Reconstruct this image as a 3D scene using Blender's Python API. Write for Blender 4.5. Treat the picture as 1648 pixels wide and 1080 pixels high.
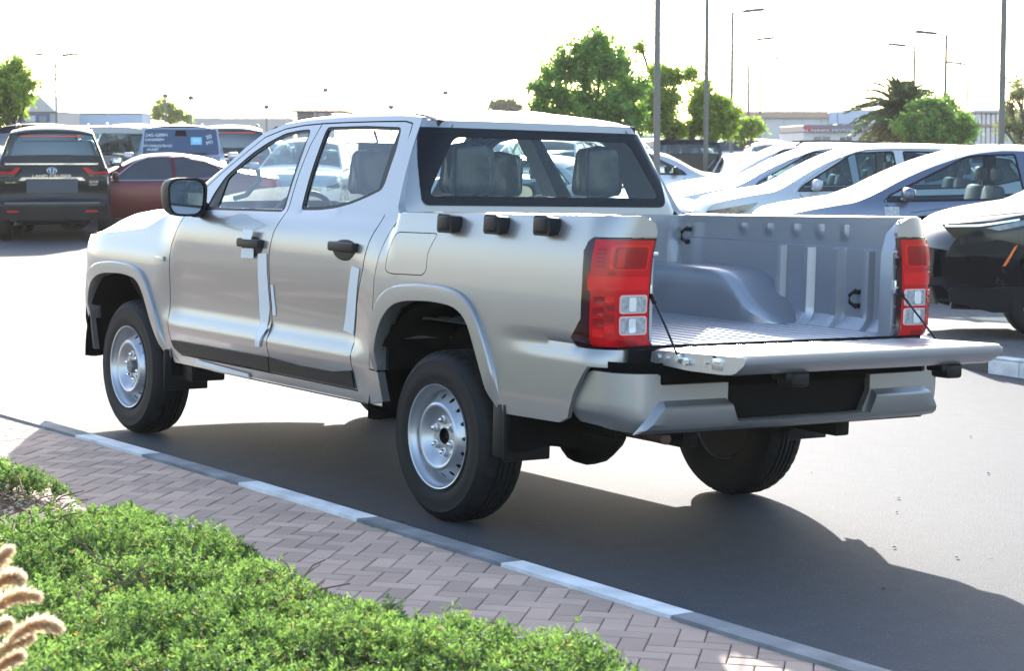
import bpy, bmesh, math, random
import numpy as np
from mathutils import Vector, Matrix
from mathutils.geometry import delaunay_2d_cdt
random.seed(7); rng=np.random.default_rng(7)
for o in list(bpy.data.objects): bpy.data.objects.remove(o)
SC=bpy.context.scene; COL=SC.collection
PI=math.pi
# ---------------------------------------------------------------- camera
FPX=3309.15; PW,PH=1648,1080                       # focal length in photo pixels, photo size
CAM=np.array([-7.33538435,5.72297802,1.56228963])
_yaw,_pit,_rol=map(math.radians,(-35.30309481,-4.86577315,1.43165487))
CD=np.array([math.cos(_yaw)*math.cos(_pit),math.sin(_yaw)*math.cos(_pit),math.sin(_pit)])
_r=np.array([math.sin(_yaw),-math.cos(_yaw),0.]); _u=np.cross(_r,CD)
CR=math.cos(_rol)*_r+math.sin(_rol)*_u; CU=-math.sin(_rol)*_r+math.cos(_rol)*_u
cd=bpy.data.cameras.new('camera'); cam=bpy.data.objects.new('camera',cd); COL.objects.link(cam)
cd.sensor_width=36; cd.lens=36*FPX/PW; cd.clip_start=.1; cd.clip_end=5000
cd.dof.use_dof=True; cd.dof.focus_distance=9.6; cd.dof.aperture_fstop=9.0
cam.matrix_world=Matrix(((CR[0],CU[0],-CD[0],CAM[0]),(CR[1],CU[1],-CD[1],CAM[1]),(CR[2],CU[2],-CD[2],CAM[2]),(0,0,0,1)))
SC.camera=cam
# ---------------------------------------------------------------- light
SUNV=Vector((2.1,-1.35,1.0)).normalized()          # towards the sun
sun_el=math.asin(SUNV.z); sun_az=math.atan2(SUNV.x,SUNV.y)
w=bpy.data.worlds.new('World'); SC.world=w; w.use_nodes=True
nt=w.node_tree; bg=nt.nodes['Background']
sky=nt.nodes.new('ShaderNodeTexSky'); sky.sky_type='NISHITA'; sky.sun_disc=False
sky.sun_elevation=sun_el; sky.sun_rotation=sun_az; sky.air_density=1.0; sky.dust_density=1.0; sky.ozone_density=1.2; sky.altitude=0
nt.links.new(sky.outputs[0],bg.inputs[0]); bg.inputs[1].default_value=.15
sl=bpy.data.lights.new('sun','SUN'); sl.energy=3.8; sl.angle=math.radians(.6); sl.color=(1,.95,.88)
so=bpy.data.objects.new('sun',sl); COL.objects.link(so); so.rotation_euler=SUNV.to_track_quat('Z','Y').to_euler(); so.location=(20,-15,20)
SC.view_settings.view_transform='Standard'; SC.view_settings.look='None'; SC.view_settings.exposure=1.8; SC.view_settings.gamma=1
# ---------------------------------------------------------------- materials
MATS={}
def mat(name,col,rough=.5,metal=0.,coat=0.,spec=.5,noise=0.,nscale=5.,bump=0.,bscale=50.,col2=None,trans=0.,ior=1.45,emit=None,sheen=0,coatr=.05):
    if name in MATS: return MATS[name]
    m=bpy.data.materials.new(name); m.use_nodes=True; t=m.node_tree; b=t.nodes['Principled BSDF']
    b.inputs['Base Color'].default_value=(*col,1); b.inputs['Roughness'].default_value=rough; b.inputs['Metallic'].default_value=metal
    b.inputs['Coat Weight'].default_value=coat; b.inputs['Coat Roughness'].default_value=coatr; b.inputs['Specular IOR Level'].default_value=spec
    b.inputs['Transmission Weight'].default_value=trans; b.inputs['IOR'].default_value=ior
    if emit: b.inputs['Emission Color'].default_value=(*emit[:3],1); b.inputs['Emission Strength'].default_value=emit[3]
    tc=t.nodes.new('ShaderNodeTexCoord')
    if noise>0:
        n=t.nodes.new('ShaderNodeTexNoise'); n.inputs['Scale'].default_value=nscale; n.inputs['Detail'].default_value=6; t.links.new(tc.outputs['Object'],n.inputs['Vector'])
        r=t.nodes.new('ShaderNodeMapRange'); r.inputs[1].default_value=.3; r.inputs[2].default_value=.7; t.links.new(n.outputs[0],r.inputs[0])
        mx=t.nodes.new('ShaderNodeMix'); mx.data_type='RGBA'; c2=col2 or tuple(c*(1-noise) for c in col)
        mx.inputs[6].default_value=(*col,1); mx.inputs[7].default_value=(*c2,1); t.links.new(r.outputs[0],mx.inputs[0]); t.links.new(mx.outputs[2],b.inputs['Base Color'])
    if bump>0:
        n=t.nodes.new('ShaderNodeTexNoise'); n.inputs['Scale'].default_value=bscale; n.inputs['Detail'].default_value=4; t.links.new(tc.outputs['Object'],n.inputs['Vector'])
        bp=t.nodes.new('ShaderNodeBump'); bp.inputs['Strength'].default_value=bump; bp.inputs['Distance'].default_value=.01; t.links.new(n.outputs[0],bp.inputs['Height']); t.links.new(bp.outputs[0],b.inputs['Normal'])
    MATS[name]=m; return m
def glassmat(name,tint,rough=.0,refl=1.0):
    if name in MATS: return MATS[name]
    m=bpy.data.materials.new(name); m.use_nodes=True; t=m.node_tree; t.nodes.clear()
    o=t.nodes.new('ShaderNodeOutputMaterial'); mx=t.nodes.new('ShaderNodeMixShader'); tr=t.nodes.new('ShaderNodeBsdfTransparent'); gl=t.nodes.new('ShaderNodeBsdfGlossy')
    tr.inputs[0].default_value=(*tint,1); gl.inputs['Roughness'].default_value=rough; gl.inputs[0].default_value=(refl,refl,refl,1)
    lw=t.nodes.new('ShaderNodeLayerWeight'); lw.inputs[0].default_value=.5; p5=t.nodes.new('ShaderNodeMath'); p5.operation='POWER'; p5.inputs[1].default_value=4.5
    fr=t.nodes.new('ShaderNodeMath'); fr.operation='MULTIPLY_ADD'; fr.inputs[1].default_value=.9; fr.inputs[2].default_value=.05; t.links.new(lw.outputs['Facing'],p5.inputs[0]); t.links.new(p5.outputs[0],fr.inputs[0])
    t.links.new(fr.outputs[0],mx.inputs[0]); t.links.new(tr.outputs[0],mx.inputs[1]); t.links.new(gl.outputs[0],mx.inputs[2]); t.links.new(mx.outputs[0],o.inputs[0])
    MATS[name]=m; return m
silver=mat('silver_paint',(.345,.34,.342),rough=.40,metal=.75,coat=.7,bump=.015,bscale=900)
bedpaint=mat('bed_paint',(.34,.35,.38),rough=.38,metal=.7,coat=.3)
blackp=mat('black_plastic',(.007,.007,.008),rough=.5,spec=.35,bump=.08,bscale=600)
blackg=mat('black_gloss',(.006,.006,.008),rough=.10,spec=.3)
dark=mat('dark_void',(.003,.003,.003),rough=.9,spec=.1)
rubber=mat('tyre_rubber',(.010,.010,.011),rough=.65,spec=.28,bump=.1,bscale=300)
steel=mat('wheel_steel',(.45,.46,.49),rough=.38,metal=.75,coat=.3)
chrome=mat('chrome',(.8,.8,.82),rough=.12,metal=1.)
zinc=mat('zinc_steel',(.7,.71,.7),rough=.3,metal=.9)
mirrorm=mat('mirror_glass',(.55,.60,.62),rough=.015,metal=1.)
tglass=glassmat('window_glass',(.74,.83,.815),refl=1.)
dglass=glassmat('privacy_glass',(.16,.17,.19))
tapem=mat('white_tape',(.62,.65,.68),rough=.45,coat=.2,bump=.15,bscale=60)
redl=mat('red_lens',(.50,.002,.006),rough=.2,coat=.25,spec=.3)
red2=mat('red_lens_dark',(.28,.002,.006),rough=.2,coat=.25,spec=.3)
red3=mat('red_lens_bright',(.66,.006,.010),rough=.2,coat=.3,spec=.3)
maroon=mat('maroon_lens',(.030,.003,.006),rough=.1,coat=.4,spec=.4)
whitel=mat('clear_lens',(.45,.46,.47),rough=.15,coat=.6,noise=.5,nscale=60)
amber=mat('amber_lens',(.9,.22,.02),rough=.2,coat=1.)
seatm=mat('seat_plastic_cover',(.018,.021,.024),rough=.3,coat=.4,bump=1.,bscale=16)
seatf=mat('seat_fabric',(.06,.062,.066),rough=.75)
trim=mat('cabin_trim_grey',(.20,.21,.21),rough=.7)
trimd=mat('cabin_trim_dark',(.045,.045,.048),rough=.6)
# ---------------------------------------------------------------- object helpers
def tag(o,label=None,cat=None,group=None,kind=None):
    if label: o['label']=label
    if cat: o['category']=cat
    if group: o['group']=group
    if kind: o['kind']=kind
    return o
def empty(name,label=None,cat=None,group=None,M=None,loc=None):
    o=bpy.data.objects.new(name,None); COL.objects.link(o); o.empty_display_size=.3
    if M is not None: o.matrix_world=M
    if loc is not None: o.location=loc
    return tag(o,label,cat,group)
def mkmesh(name,V,F,mats,parent=None,mi=None,angle=40,smooth=True,label=None):
    me=bpy.data.meshes.new(name); me.from_pydata([tuple(map(float,v)) for v in V],[],[tuple(f) for f in F])
    for m in (mats if isinstance(mats,(list,tuple)) else [mats]):
        if m: me.materials.append(m)
    if mi is not None: me.polygons.foreach_set('material_index',mi)
    me.update()
    if smooth:
        me.polygons.foreach_set('use_smooth',[True]*len(me.polygons)); me.set_sharp_from_angle(angle=math.radians(angle))
    o=bpy.data.objects.new(name,me); COL.objects.link(o)
    if parent is not None: o.parent=parent
    if label: o['label']=label
    return o
class MB:
    def __init__(s): s.v=[];s.f=[];s.m=[];s.pc=[]
    def add(s,V,F,m=0,T=None):
        b=len(s.v); s.pc.append((b,len(s.f)))
        if T is not None: V=[T@Vector(v) for v in V]
        s.v+= [tuple(v) for v in V]; s.f+=[tuple(b+i for i in f) for f in F]; s.m+=[m]*len(F); return s
    def box(s,c,d,m=0,bev=0.,T=None,seg=2,taper=None,rot=None):
        bm=bmesh.new(); bmesh.ops.create_cube(bm,size=1)
        for v in bm.verts:
            v.co=Vector((v.co.x*d[0],v.co.y*d[1],v.co.z*d[2]))
            if taper and v.co.z>0: v.co.x*=taper[0]; v.co.y*=taper[1]
        if bev>0: bmesh.ops.bevel(bm,geom=bm.edges[:],offset=min(bev,min(d)*.49),segments=seg,affect='EDGES',profile=.5)
        bm.verts.index_update(); TT=Matrix.Translation(Vector(c))
        if rot is not None: TT=TT@rot
        if T is not None: TT=T@TT
        s.add([v.co.copy() for v in bm.verts],[[v.index for v in f.verts] for f in bm.faces],m,TT); bm.free(); return s
    def tube(s,pts,r,n=8,m=0,T=None,cap=True):
        pts=[Vector(p) for p in pts]; rr=r if isinstance(r,(list,tuple)) else [r]*len(pts); V=[];F=[]
        up=Vector((0,0,1))
        for i,p in enumerate(pts):
            t=(pts[min(i+1,len(pts)-1)]-pts[max(i-1,0)]).normalized(); a=t.cross(up)
            if a.length<.05: a=t.cross(Vector((1,0,0)))
            a.normalize(); b=t.cross(a)
            for k in range(n):
                th=2*PI*k/n; V.append(p+a*math.cos(th)*rr[i]+b*math.sin(th)*rr[i])
        for i in range(len(pts)-1):
            for k in range(n): F.append((i*n+k,i*n+(k+1)%n,(i+1)*n+(k+1)%n,(i+1)*n+k))
        if cap: F.append(tuple(range(n))[::-1]); F.append(tuple((len(pts)-1)*n+k for k in range(n)))
        return s.add(V,F,m,T)
    def lathe(s,prof,n=32,m=0,T=None,axis='y',close=False,rf=None):
        """prof: list of (r, h)"""
        V=[];F=[]
        for j,(r,h) in enumerate(prof):
            for k in range(n):
                th=2*PI*k/n; q=r+(rf(j,k) if rf else 0)
                c,sn=q*math.cos(th),q*math.sin(th)
                V.append((c,h,sn) if axis=='y' else (c,sn,h) if axis=='z' else (h,c,sn))
        L=len(prof)
        for j in range(L if close else L-1):
            for k in range(n):
                a=j*n+k;b=j*n+(k+1)%n;c=((j+1)%L)*n+(k+1)%n;d=((j+1)%L)*n+k; F.append((a,b,c,d) if axis!='y' else (a,d,c,b))
        return s.add(V,F,m,T)
    def grid(s,fn,us,vs,m=0,T=None,flip=False):
        V=[fn(u,v) for u in us for v in vs]; n=len(vs); F=[]
        for i in range(len(us)-1):
            for j in range(n-1):
                q=(i*n+j,(i+1)*n+j,(i+1)*n+j+1,i*n+j+1); F.append(q[::-1] if flip else q)
        return s.add(V,F,m,T)
    def prism(s,poly,fn0,fn1,m=0,T=None):
        """closed solid between two mappings of a 2-D polygon"""
        n=len(poly); V=[fn0(*p) for p in poly]+[fn1(*p) for p in poly]
        F=[tuple(range(n)),tuple(range(2*n-1,n-1,-1))]+[(i,i+n,(i+1)%n+n,(i+1)%n) for i in range(n)]
        return s.add(V,F,m,T)
    def build(s,name,mats,parent=None,angle=40,smooth=True,label=None):
        return mkmesh(name,s.v,s.f,mats,parent,s.m,angle,smooth,label)
def build_each(mb,name,m,parent=None,angle=40):
    pc=mb.pc+[(len(mb.v),len(mb.f))]
    for (v0,f0),(v1,f1) in zip(pc[:-1],pc[1:]): mkmesh(name,mb.v[v0:v1],[tuple(i-v0 for i in f) for f in mb.f[f0:f1]],m,parent,None,angle)
def lin(a,b,n): return [a+(b-a)*i/(n-1) for i in range(n)]
def pchip(xs,ys):
    n=len(xs);h=[xs[i+1]-xs[i] for i in range(n-1)];d=[(ys[i+1]-ys[i])/h[i] for i in range(n-1)]
    m=[0]*n;m[0]=d[0];m[-1]=d[-1]
    for i in range(1,n-1):
        m[i]=0 if d[i-1]*d[i]<=0 else (h[i-1]+h[i])*3/((2*h[i]+h[i-1])/d[i-1]+(h[i]+2*h[i-1])/d[i])
    def f(x):
        if x<=xs[0]: return ys[0]+m[0]*(x-xs[0])
        if x>=xs[-1]: return ys[-1]+m[-1]*(x-xs[-1])
        i=0
        while x>xs[i+1]: i+=1
        t=(x-xs[i])/h[i]
        return (2*t**3-3*t*t+1)*ys[i]+(t**3-2*t*t+t)*h[i]*m[i]+(3*t*t-2*t**3)*ys[i+1]+(t**3-t*t)*h[i]*m[i+1]
    return f
def ss(a,b,x):
    t=max(0,min(1,(x-a)/(b-a)));return t*t*(3-2*t)
def area(p): return .5*sum(p[i][0]*p[(i+1)%len(p)][1]-p[(i+1)%len(p)][0]*p[i][1] for i in range(len(p)))
def fil(pts,r,n=4):
    """round every corner; a point may carry its own radius as third value"""
    out=[];N=len(pts)
    for i,p in enumerate(pts):
        a=Vector(pts[i-1][:2]);b=Vector(p[:2]);c=Vector(pts[(i+1)%N][:2]); rr=p[2] if len(p)>2 else r
        if rr<=0: out.append(tuple(b)); continue
        d1=a-b;d2=c-b;k=min(rr,d1.length*.49,d2.length*.49); A=b+d1.normalized()*k;B=b+d2.normalized()*k
        for j in range(n+1):
            t=j/n; q=A*(1-t)**2+b*2*t*(1-t)+B*t*t; out.append(tuple(q))
    return out
def inset(p,d):
    """move a closed polygon inwards by d"""
    s=1 if area(p)>0 else -1; out=[];N=len(p)
    for i in range(N):
        a=Vector(p[i-1]);b=Vector(p[i]);c=Vector(p[(i+1)%N]); e1=(b-a);e2=(c-b)
        if e1.length<1e-6 or e2.length<1e-6: out.append(tuple(b)); continue
        e1.normalize();e2.normalize(); n1=Vector((-e1.y,e1.x))*s;n2=Vector((-e2.y,e2.x))*s; nn=(n1+n2)
        if nn.length<.2: out.append(tuple(b+n1*d)); continue
        nn.normalize(); out.append(tuple(b+nn*d/max(.5,nn.dot(n1))))
    return out
def pip(P,poly):
    x=P[:,0];y=P[:,1];ins=np.zeros(len(P),bool);q=np.array(poly)[:,:2];j=len(q)-1
    for i in range(len(q)):
        xi,yi=q[i];xj,yj=q[j]
        if yi!=yj:
            c=((yi>y)!=(yj>y))&(x<(xj-xi)*(y-yi)/(yj-yi)+xi); ins^=c
        j=i
    return ins
def cdt(outline,holes=(),step=.04,extra=()):
    V=[];E=[];loops=[outline]+list(holes)
    for L in loops:
        D=[]
        for i in range(len(L)):
            a=L[i];b=L[(i+1)%len(L)];l=math.hypot(b[0]-a[0],b[1]-a[1])
            if l<1e-5: continue
            k=max(1,int(math.ceil(l/step)))
            for j in range(k): D.append((a[0]+(b[0]-a[0])*j/k,a[1]+(b[1]-a[1])*j/k))
        b0=len(V);V+=D;E+=[(b0+i,b0+(i+1)%len(D)) for i in range(len(D))]
    B=np.array(V); mn=B.min(0);mx=B.max(0)
    gx=np.arange(mn[0]+step*.5,mx[0],step);gy=np.arange(mn[1]+step*.5,mx[1],step*.87)
    G=np.array([(x+(step*.5 if j%2 else 0),y) for j,y in enumerate(gy) for x in gx]) if len(gx) and len(gy) else np.zeros((0,2))
    if len(extra): G=np.vstack([G,np.array(extra)]) if len(G) else np.array(extra)
    if len(G):
        k=pip(G,outline)
        for h in holes: k&=~pip(G,h)
        G=G[k]
        if len(G):
            d=np.full(len(G),9.)
            for i in range(0,len(B),200): d=np.minimum(d,np.sqrt(((G[:,None]-B[None,i:i+200])**2).sum(2)).min(1))
            G=G[d>step*.45]
    allp=[Vector(p) for p in V]+[Vector(p) for p in G]
    r=delaunay_2d_cdt(allp,E,[],0,1e-6); vs=[tuple(v) for v in r[0]];fs=[tuple(f) for f in r[2]]
    c=np.array([np.mean([vs[i] for i in f],0) for f in fs]); k=pip(c,outline)
    for h in holes: k&=~pip(c,h)
    fs=[f if area([vs[i] for i in f])>0 else f[::-1] for f,q in zip(fs,k) if q]
    return vs,fs
def panel(name,outline,fn,m,parent=None,holes=(),step=.04,side=1,rim=.015,rimfn=None,flip=False,mb=None,mi=0,label=None,extra=(),angle=40,gap=0.,rimm=None):
    """sheet-metal panel: 2-D outline (with holes) mapped by fn, edges turned in by rim along -y (times side)"""
    if gap: outline=inset(outline,gap)
    vs,fs=cdt(outline,holes,step,extra)
    def mp(p):
        q=fn(*p); return Vector((q[0],q[1]*side,q[2]))
    V=[mp(p) for p in vs]; flp=(side>0)!=flip
    F=[f[::-1] if flp else f for f in fs]; nf=len(F)
    if rim:
        cnt={}
        for f in F:
            for i in range(len(f)):
                e=(f[i],f[(i+1)%len(f)]); cnt[e]=1
        be=[e for e in cnt if (e[1],e[0]) not in cnt]; idx={}
        def dup(i,lv):
            if (i,lv) not in idx:
                idx[(i,lv)]=len(V); q=V[i].copy()
                if lv:
                    q+= rimfn(q) if rimfn else Vector((0,-rim*side,0))
                V.append(q)
            return idx[(i,lv)]
        for a,b in be: F.append((dup(b,0),dup(a,0),dup(a,1),dup(b,1)))
    if mb is not None: mb.add(V,F,mi); return None
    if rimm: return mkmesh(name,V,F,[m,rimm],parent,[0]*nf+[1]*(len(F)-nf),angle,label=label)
    return mkmesh(name,V,F,m,parent,None,angle,label=label)
def texts(s,size,ext,M,m,parent,name='lettering',align='CENTER',sx=1.):
    c=bpy.data.curves.new(name,'FONT'); c.body=s; c.size=size; c.extrude=ext; c.align_x=align; c.align_y='CENTER'
    o=bpy.data.objects.new(name,c); COL.objects.link(o); dg=bpy.context.evaluated_depsgraph_get(); me=bpy.data.meshes.new_from_object(o.evaluated_get(dg))
    bpy.data.objects.remove(o); me.transform(M@Matrix.Diagonal((sx,1,1,1))); me.materials.clear(); me.materials.append(m)
    o=bpy.data.objects.new(name,me); COL.objects.link(o)
    if parent: o.parent=parent
    return o
# ---------------------------------------------------------------- background frame: the car park rises very slightly behind the road
BN=CU-(305/FPX)*CD; BN/=np.linalg.norm(BN); BH=1.64
BR=CR-np.dot(CR,BN)*BN; BR/=np.linalg.norm(BR); BF=np.cross(BN,BR)    # right, forward (away from the road) in the car park's plane
def zB(x,y): return CAM[2]-(BH+(x-CAM[0])*BN[0]+(y-CAM[1])*BN[1])/BN[2]
def depth(x,y): return (x-CAM[0])*CD[0]+(y-CAM[1])*CD[1]
def gz(x,y):
    t=ss(14.5,22,depth(x,y)); return t*zB(x,y)
def gp(px,dist,h=0.):
    """point of the car park in the direction of photo column px, dist metres away, h above its ground"""
    a=(px-PW/2)/FPX; k=(-BH+h)/dist; b=(k-np.dot(BN,CD)-a*np.dot(BN,CR))/np.dot(BN,CU)
    return Vector(CAM+dist*(CD+a*CR+b*CU))
def BM(px,dist,ang=0.,h=0.):
    """matrix of a thing standing in the car park; ang turns its +x axis from 'left in the photo' (0), 90 = away"""
    p=gp(px,dist,h); a=math.radians(ang); x=-BR*math.cos(a)+BF*math.sin(a); y=np.cross(BN,x)
    return Matrix(((x[0],y[0],BN[0],p[0]),(x[1],y[1],BN[1],p[1]),(x[2],y[2],BN[2],p[2]),(0,0,0,1)))
# ================================================================ ground
def bands(name,fn,us,vs,m,kind='structure',**k):
    b=MB(); b.grid(fn,us,vs,0); o=b.build(name,m,None,**k); o['kind']=kind; return o
# ================================================================ the pickup truck
PD=pchip([.40,.47,.55,.64,.655,.73,.80,.90,1.0,1.10,1.18,1.24,1.30],[.870,.885,.893,.913,.913,.884,.886,.897,.907,.911,.903,.882,.835])
PB=pchip([.40,.55,.70,.80,.9,1.0,1.1,1.2,1.26,1.31,1.36],[.885,.903,.914,.919,.923,.925,.922,.914,.902,.890,.872])
PF=pchip([.40,.60,.80,.95,1.02,1.06,1.10,1.15,1.20,1.26],[.885,.91,.922,.926,.920,.905,.895,.880,.862,.835])
def YS(x,z):
    def at(z):
        a=PD(z)
        if x<.8: m=ss(1.1,1.2,z); t=(1-m)*ss(.5,.8,x)+m*ss(.38,.44,x); t=1-t; a=a*(1-t)+PB(z)*t
        if x>2.5: t=ss(2.5,2.8,x); a=a*(1-t)+PF(z)*t
        return a
    y=at(1.30)-.42*(z-1.3)-.2*(z-1.3)**2 if (z>1.30 and x>.41) else at(z)
    if x<-.4: y-=ss(-.4,-.8,x)*(.022*math.exp(-((z-.845)/.022)**2))
    if x>3.4: y-=.25*((x-3.4)/.65)**3
    return y
RC=.13;XC=-1.01
def BS(u,z):
    if u>=XC: return (u,YS(u,z),z)
    a=(XC-u)/RC; y=YS(XC,z)
    if a<PI/2: return (XC-RC*math.sin(a),y-RC*(1-math.cos(a)),z)
    return (XC-RC,y-RC-(a-PI/2)*RC,z)
def SS(u,z): return (u,YS(u,z),z)
def off(fn,d): return lambda u,v:(lambda q:(q[0],q[1]+d,q[2]))(fn(u,v))
truck=empty('pickup_truck','silver double-cab pickup truck with its tailgate folded open, parked on the road by the kerb','pickup truck',loc=(0,0,0))
T=truck
Bg=[(1.53,.50),(1.535,.86),(1.526,1.07),(1.50,1.18),(1.472,1.245),(1.472,1.29),(1.517,1.479),(1.536,1.617),(1.526,1.721)]
Dfront=[(2.51,.495),(2.57,.515),(2.62,.57),(2.636,.70),(2.62,1.01),(2.605,1.075),(2.545,1.163),(2.49,1.235),(2.475,1.30),(2.445,1.371),(2.305,1.474),(2.165,1.567),(2.04,1.650),(1.87,1.694),(1.70,1.712)]
Drear=[(1.288,1.727),(1.006,1.731),(.77,1.732),(.70,1.722),(.685,1.69),(.625,1.539),(.584,1.306),(.575,1.256),(.601,1.179),(.627,1.06),(.702,.891),(.738,.75),(.73,.62),(.72,.53),(.70,.495)]
doorF=Bg+[p for p in Dfront[::-1]]; doorR=Bg[::-1]+[(1.53,.495)]; doorR=Bg[::-1]+Drear[::-1]
doorR=list(reversed(Bg))[:]+list(reversed(Drear)); doorR=[(1.526,1.721)]+Drear+[(1.53,.495)]+Bg[1:-1]
doorsU=Dfront+[(1.526,1.721)]+Drear
wF=fil([(2.335,1.268),(2.31,1.36),(2.26,1.446),(2.097,1.565),(1.984,1.623),(1.846,1.672),(1.72,1.688),(1.605,1.693),(1.565,1.55),(1.505,1.285)],.03)
wR=fil([(1.35,1.299),(1.405,1.48),(1.461,1.704),(1.1,1.71),(.775,1.704),(.725,1.60),(.690,1.44),(.70,1.412),(.80,1.376),(.913,1.343),(1.037,1.319),(1.18,1.305)],.03)
gF=fil([(2.215,1.284),(2.235,1.433),(2.084,1.550),(1.971,1.608),(1.84,1.655),(1.72,1.672),(1.618,1.678),(1.58,1.50),(1.530,1.297)],.02)
gR=inset(wR,.016)
cabo=[(2.53,.445),(.60,.445),(.475,.47),(.49,.54),(.503,.60),(.575,.605),(.57,.676),(.529,.93),(.52,1.03),(.479,1.171),(.452,1.249),(.45,1.30),(.50,1.34),(.53,1.42),(.595,1.60),(.635,1.73),(.65,1.752),(.8,1.757),(1.3,1.752),(1.66,1.738),(1.90,1.718),(2.071,1.674),(2.194,1.593),(2.313,1.500),(2.463,1.383),(2.60,1.275),(2.75,1.245),(2.72,1.20),(2.66,1.12),(2.66,.60),(2.63,.53),(2.585,.48)]
for s in (1,-1):
    cab=panel('cab_side',cabo,SS,silver,T,holes=[inset(doorsU,-.003)],step=.05,side=s,rim=.04)
    # fender
    archF=[(3.66,.46),(3.68,.60),(3.66,.72),(3.60,.81),(3.496,.858),(3.395,.878),(3.156,.888),(2.97,.872),(2.89,.80),(2.80,.63),(2.70,.50),(2.66,.46)]
    fo=[(2.535,.445),(2.585,.47),(2.63,.53),(2.648,.60),(2.648,.70),(2.634,1.01),(2.618,1.078),(2.558,1.165),(2.63,1.225),(2.741,1.238),(2.851,1.198),(2.989,1.146),(3.448,1.102),(3.80,1.075),(3.93,1.03),(3.97,.93),(3.98,.70),(3.96,.50),(3.88,.42),(3.67,.42)]+archF[1:-1]+[(2.60,.445)]
    panel('front_fender',fo,SS,silver,T,step=.04,side=s,rim=.03)
    for nm,o,win,gl,ofs in (('front_door',doorF,wF,gF,1),('rear_door',doorR,wR,gR,0)):
        d=panel(nm,o,SS,silver,T,holes=[win],step=.035,side=s,rim=.03,gap=.0035,rimm=blackp)  # turned-in edges coloured black: stands for the shade inside the shut lines
        panel('window_seal',win,off(SS,-.004),blackp,d,holes=[gl],step=.05,side=s,rim=.012)
        panel('window_glass',inset(gl,-.004),off(SS,-.010),tglass,d,step=.06,side=s,rim=0)
        if not ofs:
            panel('quarter_bar',[(.80,1.70),(.765,1.70),(.715,1.59),(.69,1.43),(.735,1.41)],off(SS,-.006),blackp,d,step=.06,side=s,rim=.01)
        # handle: cup and bar
        hx=(1.700,1.122) if ofs else (.805,1.147)
        cup=MB(); cup.lathe([(0.001,.004),(.045,.004),(.060,.003),(.064,.0005),(.064,-.01)],24,0,Matrix.Translation((hx[0]-.0,YS(hx[0],hx[1])+.001,hx[1]-.014))@Matrix.Diagonal((1.75,1,.78,1)))
        hb=MB(); y=YS(*hx)
        P=[(-.135,0),(-.125,.022),(-.09,.032),(.09,.030),(.125,.020),(.135,0)]
        hb.box((hx[0],y+.020,hx[1]+.002),(.232,.024,.044),0,.012,seg=4); hb.box((hx[0]+.092,y+.006,hx[1]+.002),(.05,.034,.042),0,.008); hb.box((hx[0]-.092,y+.006,hx[1]+.002),(.05,.034,.042),0,.008)
        for q,n in ((cup,'handle_cup'),(hb,'door_handle')):
            q.v=[(a,b*s,c) for a,b,c in q.v]
            if s<0: q.f=[f[::-1] for f in q.f]
            q.build(n,blackp,d)
        cl=[(2.605,.562),(2.58,.525),(2.52,.502),(1.535,.502),(1.535,.572)] if ofs else [(1.525,.572),(1.525,.502),(.722,.502),(.732,.585),(.92,.562),(1.22,.560)]
        panel('lower_cladding',cl,off(SS,.010),blackp,d,step=.05,side=s,rim=.02)
    # rocker strip
    rk=MB(); rk.grid(lambda x,t:(x,[.868,.880,.882,.866,.84][int(t)]*s,[.470,.464,.446,.436,.434][int(t)]),lin(2.52,.50,12),[0,1,2,3,4],flip=s<0); rk.build('rocker_strip',silver,T)
    # backing behind the gaps
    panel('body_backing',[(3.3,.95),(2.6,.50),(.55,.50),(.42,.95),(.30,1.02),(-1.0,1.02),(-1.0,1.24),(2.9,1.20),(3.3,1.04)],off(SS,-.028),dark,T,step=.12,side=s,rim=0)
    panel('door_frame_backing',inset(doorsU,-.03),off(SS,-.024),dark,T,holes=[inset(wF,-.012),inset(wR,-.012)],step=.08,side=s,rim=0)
    # pillar between the doors, inside
    bp=MB(); bp.grid(lambda z,t:(1.50+.10*(z-1.3)*0+ (1.54-1.50)*0+ (Bx:=1.50+.16*max(0,z-1.29)*1.0)*0+Bx*0+(-.06+.13*t)+ (0 if z<1.29 else .12*(z-1.29)),(YS(1.5,z)-.035-.05*(t>.01 and t<.99))*s,z),lin(.9,1.71,10),[0,.01,.99,1],flip=s<0); bp.build('pillar_trim',trim,T)
    # bed side
    gapb=[(.565,.676),(.524,.93),(.515,1.03),(.474,1.171),(.446,1.249),(.41,1.300),(.385,1.318)]
    lite=[(-1.046,1.277),(-1.021,1.26),(-1.007,1.223),(-1.015,1.103),(-1.014,.96),(-.985,.92),(-.953,.884),(-.968,.844)]
    archR=[(-.491,.527),(-.439,.541),(-.393,.583),(-.353,.672),(-.293,.804),(-.244,.902),(-.15,.945),(.022,.953),(.226,.942),(.344,.917),(.428,.85),(.479,.768),(.505,.665),(.503,.608)]
    bo=gapb+[(.30,1.322),(-1.22,1.362),(-1.24,1.358),(-1.30,1.335),(-1.322,1.30),(-1.322,1.28)]+lite+[(-1.322,.842),(-1.322,.775),(-1.05,.775),(-1.03,.752),(-.965,.665),(-.935,.60),(-.92,.56),(-.864,.535)]+archR+[(.57,.61)]
    flap=fil([(.355,1.236),(.035,1.243),(.094,1.157),(.094,1.085),(.122,1.060),(.374,1.052),(.427,1.060),(.417,1.149),(.390,1.20)],.022)
    bd=panel('bed_side',bo,BS,silver,T,holes=[inset(flap,-.0025)],step=.03,side=s,rim=.02,rimfn=lambda q,s=s:Vector((0,-.02*s,0)) if q.x>-1.1 else Vector((.02,0,0)))
    panel('fuel_flap',flap,BS,silver,T,side=s,step=.04,rim=.012,gap=.0015,rimm=blackp)  # black edge faces paint in the shade of the flap gap
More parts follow.
